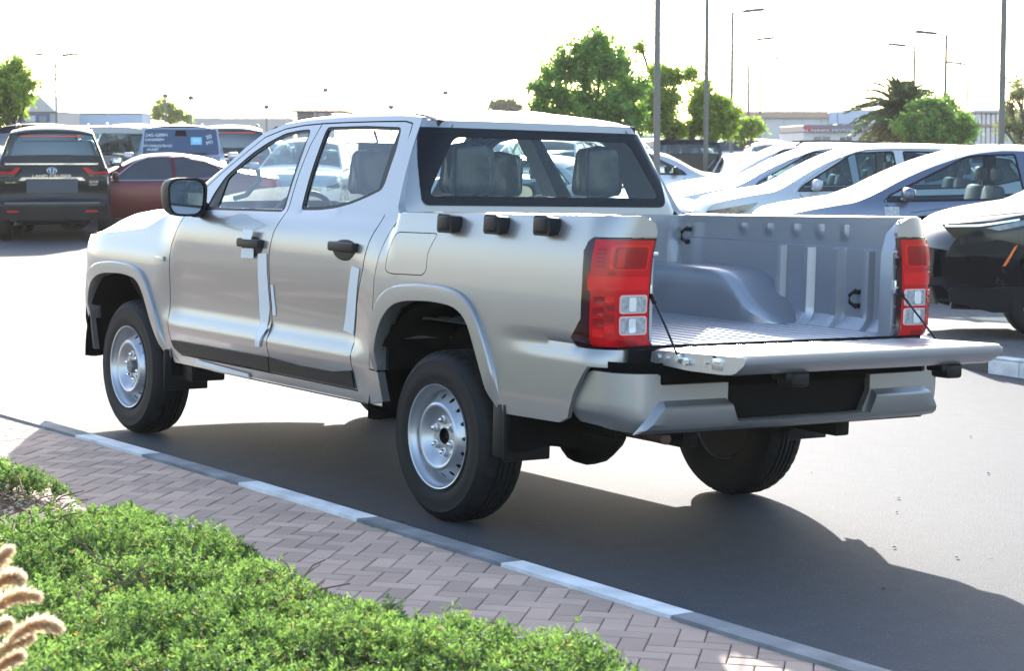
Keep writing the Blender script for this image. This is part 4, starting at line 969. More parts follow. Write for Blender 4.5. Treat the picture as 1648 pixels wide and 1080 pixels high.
        fb.build('underbody',dark,c.E)
        if see:
            st=MB()
            for (sx,sy) in ((-.15,.36),(-.15,-.36),(-1.05,.36),(-1.05,-.36)):
                st.box((sx,sy,belt(0)-.12),(.16,.48,.60),0,.06,rot=Matrix.Rotation(-.18,4,'Y')); st.box((sx-.08,sy,belt(0)+.30),(.10,.26,.16),0,.04)
            st.build('seats',mat('car_seat_grey',(.10,.10,.105),rough=.6),c.E)
            db=MB(); db.box((.75,0,belt(.6)-.10),(.5,W*.8,.18),0,.06); db.build('dashboard',trimd,c.E)
        for wx in wheels:
            for s in wheelsides:
                e=empty('wheel'); e.parent=c.E; e.location=(wx,s*(W/2-.015),R); e.rotation_euler=(0,.3+wx,0 if s>0 else PI)
                t=MB(); t.lathe([(R*.66,-.015),(R*.70,.0),(R*.85,.006),(R*.95,-.008),(R,-.035),(R,-.19),(R*.95,-.22),(R*.66,-.22)],36); t.build('tyre',rubber,e)
                rm=MB(); rm.lathe([(R*.665,-.01),(R*.64,-.005),(R*.62,-.02),(R*.60,-.16)],36)
                for k in range(spokes):
                    a=2*PI*k/spokes
                    for d_ in (-.13,.13):
                        rm.box((0,0,0),(R*.60,.035,R*.085),0,.008,T=Matrix.Rotation(a+d_,4,'Y')@Matrix.Translation((R*.33,-.03,0)))
                rm.lathe([(R*.14,-.035),(R*.13,-.012),(.001,-.008)],16)
                rm.build('rim',rimm or steel,e); 
                dk=MB(); dk.lathe([(R*.6,-.10),(.001,-.10)],20); dk.build('brake_disc',mat('brake_iron',(.05,.05,.05)),e)
        for s in sd:
            if mirror:
                mx,mz=mirror if isinstance(mirror,tuple) else (segs[0][0]-.42,belt(.8)+.10)
                m_=MB(); y0=c.y(mx,mz-.06); m_.box((mx,s*(y0+.17),mz),(.12,.22,.15),0,.055,seg=4); m_.box((mx+.0,s*(y0+.04),mz-.06),(.07,.12,.03),0,.01)
                mo=m_.build('wing_mirror',mirr_m or pt,c.E); g=MB(); g.box((mx-.062,s*(y0+.17),mz),(.006,.17,.11),0,.002); g.build('mirror_glass',mirrorm,mo)
            for hx in handles:
                h=MB(); z=belt(hx)-.13; h.box((hx,s*(c.y(hx,z)+.02),z),(.20,.03,.03),0,.012); h.build('door_handle',pt,c.E)
            for gline in gaps:
                L=res_(gline,.08); g=MB()
                for i in range(len(L)-1):
                    a,b=L[i],L[i+1]; t=Vector((b[0]-a[0],b[1]-a[1])).normalized()*.004; nx,nz=-t.y,t.x
                    Q=[(a[0]+nx,a[1]+nz),(a[0]-nx,a[1]-nz),(b[0]-nx,b[1]-nz),(b[0]+nx,b[1]+nz)]; g.add([(x,(c.y(x,z)+.0025)*s,z) for x,z in Q],[(0,1,2,3)])
                g.build('door_gap',dark,c.E)
            if rails:
                r=MB(); xa,xb=rails; zz=max(p[1] for p in top)
                def rz(x): 
                    i=min(range(len(topd)),key=lambda i:abs(topd[i][0]-x)+(10 if topd[i][1]<belt(x)+.1 else 0)); return edg[i][1]
                r.tube([(xa,s*(c.y(xa,rz(xa))-.03),rz(xa)+.03)]+[(x,s*(c.y(x,rz(x))-.05),rz(x)+.085) for x in lin(xa-.12,xb+.12,8)]+[(xb,s*(c.y(xb,rz(xb))-.03),rz(xb)+.03)],.018,8); r.build('roof_rail',blackp,c.E)
        if clad:
            for s in sd:
                for wx in wheels:
                    cl=MB(); a0=math.asin(max(-.9,min(.9,(sill-R)/(R*1.13))))
                    cl.grid(lambda a,r:(wx+r*math.cos(a),(c.y(wx+r*math.cos(a),R+r*math.sin(a))+(.012 if r>R*1.14 else .004))*s,R+r*math.sin(a)),lin(a0,PI-a0,20),[R*1.12,R*1.145,R*1.28,R*1.30]); cl.build('arch_cladding',blackp,c.E)
                panel('sill_cladding',[(wheels[0]-R*1.2 if wheels[0]>wheels[1] else 0,sill),(wheels[1]+R*1.2,sill),(wheels[1]+R*1.2,sill+.14),(wheels[0]-R*1.2,sill+.14)],off(c.fn,.010),blackp,c.E,step=.15,side=s,rim=.02)
    def y(c,x,z):
        w=c.W/2; b=c.belt(x)
        if z>b: y=w-.035-c.tum*(z-b)-.12*(z-b)**2
        else:
            t=(b-z); y=w-.035*math.exp(-t/.10)+.0
            y-=.05*max(0,(t-.35)/.5)**2
            y+=.010*math.exp(-((t-.20)/.03)**2)*0
        if x>c.x1-c.nr*2.2: y-=.30*((x-(c.x1-c.nr*2.2))/(c.nr*2.2))**2.6
        if x<c.x0+c.tr*2.2: y-=.16*((c.x0+c.tr*2.2-x)/(c.tr*2.2))**2.6
        return y
    def pan(c,name,poly,m,d=.006,sides=(1,-1),r=.02,step=.06):
        for s in sides: panel(name,fil(poly,r),off(c.fn,d),m,c.E,step=step,side=s,rim=.01)
    def front(c,name,poly,m,x,d=.0,rnd=.02,sym=True,slope=0.,bulge=.10,parent=None,thick=.02):
        """flat-ish piece on the nose (x>0) or tail; poly in (y,z)"""
        for s in ((1,-1) if sym else (1,)):
            fn=lambda a,b:(x+d-slope*(b-.6)-(bulge*(abs(a)/(c.W/2))**2.5)*(1 if x>0 else -1),a,b)
            o=panel(name,fil(poly,rnd),fn,m,parent or c.E,side=s,step=.08,rim=thick,rimfn=lambda q,x=x:Vector((-thick if x>0 else thick,0,0)),flip=(x<0))
        return o
# ---------------- crossover profiles
def suv_top(L=4.65,H=1.66,hood=1.08,rake=1.02,nose=.86):
    f=L/2+.05; r=-L/2+.05
    return [(f-.06,.30),(f,.50),(f-.01,nose-.10),(f-.10,nose+.06),(f-.35,hood-.07),(f-.75,hood),(f-.98,hood+.03),(f-.98-rake*.5,hood+.34),(f-.98-rake,H-.04),(f-.98-rake-.35,H),(-.3,H+.005),(r+.95,H-.03),(r+.45,H-.09),(r+.12,hood+.10),(r+.02,hood-.10),(r,.60),(r+.08,.32)]
def suv(name,label,M,pt,lamps=True,*,L=4.65,H=1.66,W=1.86,hood=1.08,rake=1.02,see=True,group=None,cat='SUV',rails=False,R=.355,chrome_=False,clad=True,mirr_m=None,**k):
    f=L/2+.05; r=-L/2+.05; top=suv_top(L,H,hood,rake); bl=lambda x:hood-.05+.04*max(0,(f-1-x))/3
    xa=f-.98; zt=H-.10
    w1=fil([(xa-.26,bl(xa)+.02),(xa-.34,bl(0)+.09),(xa-rake-.02,zt),(xa-rake-.55,zt+.02),(xa-rake-.62,bl(0)+.03)],.04)
    w2=fil([(xa-rake-.72,bl(0)+.03),(xa-rake-.66,zt+.02),(r+1.25,zt+.01),(r+.98,zt-.05),(r+1.10,bl(0)+.05)],.04)
    w3=fil([(r+1.02,bl(0)+.06),(r+.92,zt-.06),(r+.66,zt-.09),(r+.50,bl(0)+.16)],.04)
    wb=2.70; wx=(f-.90,f-.90-wb)
    c=Car(name,label,cat,M,pt,top,W,bl,wx,R,[w1,w2,w3],segs=((xa-.03,xa-rake+.03),(r+.40,r+.10,hood+.12)),see=see,group=group,clad=clad,rails=(xa-rake-.25,r+.75) if rails else False,handles=(xa-rake-.35,r+1.35),mirror=(xa-.50,bl(.5)+.10),mirr_m=mirr_m,
        gaps=([(xa-.30,bl(xa)),(xa-.40,.9),(xa-.42,.45)],[(xa-rake-.67,bl(0)),(xa-rake-.67,.40)]),**k)
    if chrome_:
        for s in (1,-1):
            t=MB(); pts=[(xa-.22,bl(xa)+.0),(xa-.30,bl(0)+.10),(xa-rake+.02,zt+.025),(xa-rake-.6,zt+.045),(r+1.2,zt+.03),(r+.62,zt-.07)]; pts=opensm(pts,2)
            t.tube([(x,(c.y(x,z)+.004)*s,z) for x,z in pts],.010,6); t.build('window_trim',chrome,c.E)
    # nose: lamps, grille
    if lamps: c.pan('headlight',[(f-.10,.80),(f-.75,.92),(f-.62,.80),(f-.30,.74),(f-.10,.70)],lamp_w)
    c.front('grille',[(-.62,.52),(.62,.52),(.66,.78),(-.66,.78)],blackg,f+.075,sym=False)
    c.front('lower_intake',[(-.70,.30),(.70,.30),(.60,.44),(-.60,.44)],blackp,f+.07,sym=False)
    c.pan('rear_light',[(r+.08,.98),(r+.40,1.00),(r+.34,.84),(r+.06,.84)],lamp_r)
    return c,f,r,xa
# right-hand row, noses to the left, from near to far
def row(px,dist,f,ang): # px: photo column of the nose
    M=BM(px,dist,ang); return M@Matrix.Translation((-f,0,0))
cA,f,r,xa=suv('parked_suv','charcoal SUV nearest on the right with an orange reflector by its front wheel arch',row(1476,18.2,2.45,-3),P_dark,lamps=False,L=4.8,H=1.68,hood=1.14,rake=1.0,group='cars parked in the right-hand row',R=.375,wheelsides=(1,))
# nearer side faces the camera: details on both
cA.pan('headlamp_strip',[(f-.05,.975),(f-.30,.985),(f-.62,1.035),(f-.62,1.020),(f-.30,.968),(f-.05,.958)],chrome,d=.014,r=.004); cA.pan('headlamp',[(f-.35,.955),(f-.60,1.010),(f-.82,1.060),(f-.92,1.075),(f-.84,1.030),(f-.70,.985),(f-.45,.935)],lamp_w,d=.011,r=.01)
cA.pan('lamp_housing',[(f-.02,.985),(f-.62,1.035),(f-.92,1.085),(f-.80,1.00),(f-.60,.94),(f-.12,.86)],blackg,d=.007)
cA.pan('bumper_vent',[(f-.10,.80),(f-.45,.86),(f-.70,.80),(f-.55,.74),(f-.2,.72)],blackp,d=.004)
cA.pan('bumper_blade',[(f-.02,.70),(f-.30,.72),(f-.58,.70),(f-.72,.56),(f-.80,.46),(f-.30,.46),(f-.05,.50)],blackg,d=.012)
cA.pan('chin_cladding',[(f-.08,.44),(f-.86,.47),(f-.92,.26),(f-.42,.24),(f-.10,.32)],blackp,d=.022,r=.03)
cA.pan('side_reflector',[(f-.525,.835),(f-.55,.85),(f-.655,.70),(f-.635,.685)] if False else [(f-.575,.80),(f-.60,.815),(f-.505,.64),(f-.48,.635)][::-1],lamp_o,d=.03,r=.004)
cA.pan('bonnet_gap',[(f-.10,1.035),(f-.60,1.085),(f-1.2,1.12),(f-1.2,1.114),(f-.60,1.079),(f-.10,1.029)],dark,d=.004,r=0)
hm=[(-.66+.11*i,.56+.06*j) for i in range(13) for j in range(3)]
cB,f,r,xa=suv('parked_suv','grey blue crossover with a white sticker on its front door, second in the right-hand row',row(1215,23.2,2.40,-2),P_blue,L=4.70,H=1.64,hood=1.06,rake=1.22,group='cars parked in the right-hand row',clad=False,mirr_m=P_blue)
sk=cB; cB.pan('door_sticker',[(xa-.28,.985),(xa-.44,.985),(xa-.44,.87),(xa-.28,.87)],mat('sticker',(.7,.7,.7),rough=.5,noise=.5,nscale=40),d=.006,sides=(1,),r=.003)
cC,f,r,xa=suv('parked_suv','white SUV with chrome window trim behind the grey blue crossover',row(1116,27.5,2.41,0),P_white,L=4.72,H=1.66,hood=1.08,rake=1.0,group='cars parked in the right-hand row',chrome_=True,clad=False)
cD,f,r,xa=suv('parked_suv','pearl white SUV with tall black window line, third white one from the row\'s far end',row(1068,31.,2.425,0),P_pearl,L=4.75,H=1.66,hood=1.07,rake=1.1,group='cars parked in the right-hand row',chrome_=True,clad=False)
cE,f,r,xa=suv('parked_suv','white SUV with long black roof rails at the far end of the right-hand row',row(1062,34.5,2.425,0),P_white,L=4.75,H=1.69,hood=1.10,rake=.95,group='cars parked in the right-hand row',rails=True,clad=False)
cD.E['label']='pearl white SUV between the chrome trimmed white SUV and the one with black roof rails'

def copy_tree(o,parent=None):
    c=o.copy(); COL.objects.link(c)
    if parent is not None: c.parent=parent; c.matrix_parent_inverse=o.matrix_parent_inverse.copy()
    for ch in o.children: copy_tree(ch,c)
    return c
# ---------------- full-size off-roader seen from behind
def big_suv(name,label,M,pt,H=1.97,group=None,badges=True,see=True,cat='SUV'):
    L=4.95;W=1.96;f=2.45;r=-2.5; hood=1.20
    top=[(f-.05,.35),(f,.55),(f-.02,.98),(f-.12,1.12),(f-.5,1.20),(f-1.15,1.24),(f-1.95,H-.06),(f-2.3,H),(-.9,H+.01),(r+.45,H-.02),(r+.12,H-.08),(r+.06,H-.22),(r+.02,1.30),(r-.02,1.10),(r,.75),(r-.06,.66),(r-.04,.42),(r+.06,.34)]
    bl=lambda x:1.20; xa=f-1.15; zt=H-.16
    w1=fil([(xa-.35,1.22),(xa-.80,zt),(xa-1.45,zt+.02),(xa-1.50,1.22)],.04); w2=fil([(xa-1.60,1.22),(xa-1.55,zt+.02),(xa-2.45,zt+.02),(xa-2.50,1.22)],.04); w3=fil([(xa-2.60,1.23),(xa-2.55,zt+.01),(xa-3.30,zt-.02),(xa-3.42,1.28)],.04)
    c=Car(name,label,cat,M,pt,top,W,bl,(1.45,-1.40),.395,[w1,w2,w3],segs=((xa-.05,xa-.78),(r+.11,r-.0,1.38)),tumble=.30,see=see,group=group,rails=(.6,-1.6),handles=(0,-1.0),sill=.40,tailrad=.12,noserad=.2,mirror=(xa-.45,1.34))
    F=lambda n,p_,m,d,sym=True,r_=.015,sl=0.: c.front(n,p_,m,r-.085,d,r_,sym,slope=sl,bulge=.12,thick=.05)
    F('tail_glass',[(-.80,1.36),(.80,1.36),(.68,1.74),(-.68,1.74)],G_dark,.145,False,.04,sl=-.17)
    F('tailgate_trim',[(-.78,1.325),(.78,1.325),(.78,1.350),(-.78,1.350)],chrome,.0,False,.004)
    F('tail_light',[(.50,1.275),(.93,1.265),(.96,1.12),(.60,1.12)],maroon,-.008)
    F('light_bar',[(.52,1.275),(.60,1.275),(.68,1.205),(.93,1.20),(.95,1.165),(.61,1.165)],redl,-.016,r_=.004)
    F('reverse_light',[(.62,1.155),(.95,1.15),(.955,1.125),(.63,1.125)],lamp_w,-.016,r_=.004)
    F('chrome_bar',[(-.56,1.055),(-.46,1.055),(-.42,1.085),(.42,1.085),(.46,1.055),(.56,1.055),(.50,1.11),(-.50,1.11)],chrome,-.022,False,.004)
    F('plate_recess',[(-.43,.84),(.43,.84),(.43,1.075),(-.43,1.075)],mat('plate_blue_grey',(.035,.045,.075),rough=.3,coat=.5),-.006,False,.03)
    F('bumper',[(-.93,.38),(.93,.38),(.93,.62),(-.93,.62)],blackp if not badges else pt,-.055,False,.04)
    F('bumper_lip',[(-.80,.655),(.80,.655),(.80,.685),(-.80,.685)],chrome if False else mat('dull_grey_trim',(.12,.12,.13),rough=.3,metal=.5),-.075,False,.01)
    F('rear_reflector',[(.56,.545),(.76,.545),(.76,.515),(.56,.515)],lamp_r,-.085,r_=.004)
    F('brake_light',[(-.55,1.80),(.55,1.80),(.50,1.825),(-.50,1.825)],lamp_r,.10,False,.004)
    wp=MB(); wp.tube([(r-.0,-.05,1.375),(r-.04+.03,-.28,1.42),(r+.02,-.50,1.44)],.012,6); wp.box((r-.0,0,1.372),(.05,.12,.04),0,.01); wp.build('wiper',blackp,c.E)
    if badges:
        Mt=Matrix.Translation((r-.115,0,1.132))@Matrix(((0,0,-1,0),(-1,0,0,0),(0,1,0,0),(0,0,0,1)))
        texts('LAND CRUISER',.062,.004,Mt,chrome,c.E,'lettering',sx=1.55)
        texts('GXR',.06,.003,Matrix.Translation((r-.07,-.70,1.03))@Matrix(((0,0,-1,0),(-1,0,0,0),(0,1,0,0),(0,0,0,1))),chrome,c.E,'lettering',sx=1.3)
        texts('Limited',.045,.003,Matrix.Translation((r-.07,-.69,.985))@Matrix(((0,0,-1,0),(-1,0,0,0),(0,1,0,0),(0,0,0,1))),chrome,c.E,'lettering')
        texts('TWIN TURBO',.030,.003,Matrix.Translation((r-.07,.69,1.02))@Matrix(((0,0,-1,0),(-1,0,0,0),(0,1,0,0),(0,0,0,1))),chrome,c.E,'lettering')
    em=MB(); 
    def ell(a_,b_,cy=0,cz=0,rr=.009): em.tube([(r-.10,cy+a_*math.cos(t),1.225+cz+b_*math.sin(t)) for t in lin(0,2*PI,25)],rr,6,cap=False)
    ell(.078,.052); ell(.030,.048); ell(.052,.020,cz=.022); em.build('emblem',chrome,c.E)
    return c
lc=big_suv('parked_suv','black full-size off-roader seen from behind with LAND CRUISER lettering at the left edge',BM(86,35.3,79)@Matrix.Translation((2.5,0,0)),P_black,H=1.99,group='cars parked on the left')
champ=big_suv('parked_suv','champagne off-roader seen from behind between the black one and the windscreen with handwriting',BM(216,47,80,.12)@Matrix.Translation((2.5,0,0)),P_champ,H=2.02,group='cars parked on the left',see=False)
blk2=big_suv('parked_suv','black off-roader seen from behind beside the truck windscreen pillar',BM(372,45,82,.12)@Matrix.Translation((2.5,0,0)),P_black,H=1.97,group='cars parked on the left',see=False)
# ---------------- boxy off-roader facing us, with handwriting on the windscreen
def boxy(name,label,M,pt,H=2.0,see=False,group=None,L=4.6,W=1.86,cat='SUV'):
    f=L/2;r=-L/2
    top=[(f-.03,.40),(f,.55),(f,1.15),(f-.10,1.28),(f-1.15,1.34),(f-1.50,H-.05),(f-1.62,H),(r+.20,H),(r+.05,H-.05),(r,1.3),(r,.5),(r+.05,.42)]
    bl=lambda x:1.25; zt=H-.18; xa=f-1.15
    ws_=[fil([(xa-.28,1.28),(xa-.42,zt),(xa-1.15,zt),(xa-1.18,1.28)],.03),fil([(xa-1.30,1.28),(xa-1.28,zt),(xa-2.05,zt),(xa-2.06,1.28)],.03),fil([(xa-2.2,1.28),(xa-2.18,zt),(r+.25,zt),(r+.22,1.28)],.03)]
    return Car(name,label,cat,M,pt,top,W,bl,(f-.85,f-3.70),.39,ws_,segs=((xa-.06,xa-.40),(r+.055,r-.01,1.36)),tumble=.16,see=see,group=group,handles=(),sill=.45,tailrad=.05,noserad=.06,mirror=(xa-.30,1.42),mirr_m=P_silver)
jp=boxy('parked_jeep','grey boxy off-roader facing the camera with handwriting and a blue 360 sticker on its windscreen',BM(293,41.5,-99,.02)@Matrix.Translation((-1.2,0,0)),P_jeep,H=2.04,group='cars parked on the left',see=False)
xa=2.3-1.15
# windscreen plane: between (xa,1.34) and (xa-.35,H-.05)
wsA=Vector((xa+.02,0,1.36)); wsB=Vector((xa-.315,0,1.98)); wn=(wsB-wsA).normalized(); 
def wsM(y,t,ang=0): # position on the windscreen, t 0..1 upwards; facing +x
    p=wsA+(wsB-wsA)*t; nrm=Vector((wn.z,0,-wn.x)); Xd=Vector((0,1,0)); return Matrix.Translation(p+nrm*.075+Vector((0,y,0)))@Matrix(((Xd.x,wn.x,nrm.x,0),(Xd.y,wn.y,nrm.y,0),(Xd.z,wn.z,nrm.z,0),(0,0,0,1)))@Matrix.Rotation(ang,4,'Z')
GB=mat('windscreen_blue',(.045,.075,.13),rough=.08,coat=.6); CH=mat('chalk_marker',(.75,.78,.8),rough=.7); SB=mat('sticker_blue',(.22,.55,.75),rough=.5)
pw=MB(); nr=Vector((wn.z,0,-wn.x))
def wpt(y,t,d): p=wsA+(wsB-wsA)*t+nr*d; return (p.x,y,p.z)
def wplate(nm,hw0,hw1,t0,t1,d0,d1,m):
    b=MB(); pl=fil([(-hw0,t0),(hw0,t0),(hw1,t1),(-hw1,t1)],.07); b.prism(pl,lambda y,t:wpt(y,t,d1),lambda y,t:wpt(y,t,d0)); return b.build(nm,m,jp.E)
wplate('windscreen_frame',.80,.745,.045,.97,-.02,.055,mat('frame_lilac',(.38,.42,.5),rough=.4,metal=.2)); wplate('windscreen_pane',.765,.71,.09,.93,.0,.062,GB)
for txt,y,t,sz,ang in (('24G-GBBN',-.48,.72,.095,.03),('FANAREN',-.52,.57,.085,.03),('W1N463276NX',-.46,.37,.085,.0),('343087',-.56,.25,.08,0),('20',.56,.66,.12,.35),('M1',.58,.48,.12,.35)):
    texts(txt,sz,.002,wsM(y,t,ang),CH,jp.E,'handwriting')
bs=MB(); bs.prism([(.20,.42),(.42,.42),(.42,.66),(.20,.66)],lambda y,t:wpt(y,t,.070),lambda y,t:wpt(y,t,.060)); bs.build('blue_sticker',SB,jp.E); texts('360',.10,.002,wsM(.31,.54),CH,jp.E,'handwriting')
for a_,b_ in ((-.45,-.05),(.12,.50)):
    wq=MB(); wq.tube([wpt(a_,.05,.09),wpt((a_+b_)/2,.10,.09),wpt(b_,.12,.09)],.014,6); wq.build('wiper',blackp,jp.E)
rm_=MB(); rm_.prism([(-.12,.70),(.12,.70),(.10,.88),(-.10,.88)],lambda y,t:wpt(y,t,.068),lambda y,t:wpt(y,t,.060)); rm_.build('camera_housing',dark,jp.E)
# ---------------- sedan
def sedan(name,label,M,pt,H=1.44,group=None,see=False,L=4.8,W=1.84,chrome_=True,cat='sedan',**k):
    f=L/2;r=-L/2
    top=[(f-.05,.30),(f,.45),(f-.04,.66),(f-.35,.84),(f-.9,.94),(f-1.25,.98),(f-1.75,1.20),(f-2.15,H-.04),(f-2.6,H),(-.5,H-.01),(r+1.35,H-.09),(r+.75,H-.30),(r+.25,1.06),(r+.04,1.00),(r,.75),(r+.05,.35)]
    bl=lambda x:.93+.05*max(0,(1.2-x))/3.2
    w1=fil([(f-1.70,bl(.6)+.01),(f-2.22,H-.09),(f-2.75,H-.055),(f-2.80,bl(0)+.01)],.03); w2=fil([(f-2.87,bl(0)+.01),(f-2.82,H-.055),(-.60,H-.065),(r+1.38,H-.16),(r+1.02,bl(-1)+.10),(r+1.18,bl(-1)+.04)],.03)
    c=Car(name,label,cat,M,pt,top,W,bl,(f-.95,f-3.78),.335,[w1,w2],segs=((f-1.28,f-2.10),(r+1.25,r+.45,1.02)),tumble=.50,see=see,group=group,handles=(f-2.65,r+1.6),sill=.24,mirror=(f-1.75,1.03),gaps=([(f-2.84,bl(0)),(f-2.84,.35)],),**k)
    if chrome_:
        for s in (1,-1):
            t=MB(); pts=opensm([(f-1.66,bl(.6)-.0),(f-2.22,H-.065),(f-2.8,H-.035),(-.55,H-.045),(r+1.33,H-.145),(r+.97,bl(-1)+.09),(r+1.15,bl(-1)+.02),(f-2.8,bl(0)-.01),(f-1.66,bl(.6)-.0)],1); t.tube([(x,(c.y(x,z)+.004)*s,z) for x,z in pts],.012,6,cap=False); t.build('window_trim',chrome,c.E)
    c.pan('tail_light',[(r+.05,.95),(r+.42,.98),(r+.38,.84),(r+.04,.78)],lamp_r); c.pan('headlight',[(f-.12,.72),(f-.55,.80),(f-.5,.70),(f-.12,.62)],lamp_w)
    c.front('rear_lamp',[(.45,.78),(.90,.78),(.90,.96),(.50,.96)],lamp_r,r-.02,-.01)
    return c
sedan('parked_sedan','burgundy sedan with tinted windows and chrome window line, side-on behind the black off-roader',BM(246,39.5,-9,.06),P_red,group='cars parked on the left')
boxy('parked_suv','black boxy off-roader whose roof shows above the LAND CRUISER one',BM(66,43,78,.0),P_black,H=2.08,group='cars parked on the left')
boxy('parked_suv','beige off-roader with open window row behind the right shoulder of the black LAND CRUISER',BM(136,46,62,.05),P_beige,H=2.02,see=True,group='cars parked on the left')
suv('parked_suv','white SUV cut off by the left edge of the photo',BM(-35,38,80),P_white,group='cars parked on the left',see=False)
for px,dd,an,lb,pp in ((165,58,85,'silver SUV roof with rails just above the champagne off-roader',P_silver),(430,60,84,'white SUV whose roof shows left of the truck\'s windscreen pillar',P_white),(505,43,-84,'white SUV facing us behind the truck\'s front door glass',P_white),(592,47,-95,'pearl SUV facing us behind the truck\'s rear door glass',P_pearl),(790,44,100,'silver SUV seen through the truck\'s rear window on the left',P_silver),(880,37,-75,'small white SUV facing us, seen through the middle of the truck\'s rear window',P_white),(985,43,-100,'pearl white SUV seen through the right end of the truck\'s rear window',P_pearl)):
    suv('parked_suv',lb,BM(px,dd,an,.05),pp,see=(px>480),H=1.75,hood=1.12,rails=px<200,group='cars parked behind the truck')
# ---------------- cars between the truck and the right-hand row
suv('parked_suv','light silver crossover with nose to the right, just beside the truck cab',BM(1012,40,180)@Matrix.Translation((0,0,0)),P_silver,L=4.5,H=1.62,hood=1.12,group='cars parked behind the truck',clad=False,mirr_m=blackp)
boxy('parked_jeep','black boxy off-roader seen from behind in front of the white van',BM(1112,47,72,.0)@Matrix.Translation((2.3,0,0)),P_black,H=1.80,see=True,W=1.75,group='cars parked behind the truck')
def van(name,label,M,pt,group=None):
    L=5.4;f=2.7;r=-2.7;H=2.0
    top=[(f-.05,.35),(f,.5),(f-.03,.85),(f-.35,1.08),(f-.75,1.30),(f-1.35,H-.12),(f-1.75,H-.02),(0,H),(r+.1,H-.02),(r,H-.2),(r,.5),(r+.05,.40)]
    bl=lambda x:1.14; zt=H-.26
    ws_=[fil([(f-1.05,1.17),(f-1.45,zt),(f-2.0,zt+.02),(f-2.05,1.17)],.05),fil([(f-2.2,1.17),(f-2.15,zt+.03),(f-3.6,zt+.03),(f-3.62,1.17)],.05),fil([(f-3.75,1.17),(f-3.72,zt+.03),(r+.25,zt+.02),(r+.20,1.17)],.05)]
    return Car(name,label,'van',M,pt,top,1.88,bl,(f-.85,f-3.9),.34,ws_,segs=((f-.80,f-1.36),None),tumble=.14,group=group,see=False,sill=.28,tailrad=.06,mirror=(f-1.1,1.32),mirr_m=blackp)
_i=van('parked_van','white minivan with nose to the right under the green tree',BM(1040,56,178,.0),P_white,'cars parked behind the truck')
sedan('parked_sedan','silver sedan seen from behind with a red tail light, left of the white SUV hoods',BM(1236,42,86)@Matrix.Translation((2.4,0,0)),P_silver,H=1.50,group='cars parked behind the truck',chrome_=False)
suv('parked_suv','white SUV facing us behind the silver sedan roof',BM(1242,58,-88),P_white,H=1.76,see=False,group='cars parked behind the truck')
boxy('parked_suv','small white boxy off-roader right of the white minivan',BM(1200,64,-70),P_white,H=1.85,see=False,group='cars parked behind the truck')
suv('parked_suv','dark SUV between the small white off-roader and the white SUV facing us',BM(1214,74,85),P_dark,H=1.75,see=False,group='cars parked behind the truck')
far0=suv('distant_car','small pale car in the far rows before the showroom',BM(1290,88,-60),P_white,H=1.62,see=False,group='small distant cars before the showroom',clad=False)[0].E
far1=sedan('distant_car','small pale car in the far rows before the showroom',BM(1330,94,10),P_silver,H=1.45,group='small distant cars before the showroom',chrome_=False).E
kk=0
for px,dd,an in ((1255,84,100),(1310,80,-80),(1350,83,10),(1372,90,170),(1400,86,-70),(1275,105,0),(1318,110,180),(1362,112,15),(1420,100,90),(1450,95,-80),(1240,100,-90),(1545,70,10),(1590,75,170),(1630,82,0)):
    c=copy_tree(far0 if kk%2 else far1); c.matrix_world=BM(px,dd,an); kk+=1
for px,dd,an in ((250,70,20),(330,78,-70),(420,74,100),(300,90,0),(400,95,170),(480,80,20),(560,72,-80)):
    c=copy_tree(far0 if kk%2 else far1); c.matrix_world=BM(px,dd,an); c['label']='small pale car in the far rows on the left beyond the dark off-roaders'; c['group']='small distant cars on the left'; kk+=1

sedan('parked_sedan','bright white sedan with sunlit bonnet seen through the right half of the truck\'s rear window',BM(900,30,205),P_white,H=1.50,group='cars parked behind the truck',see=True)
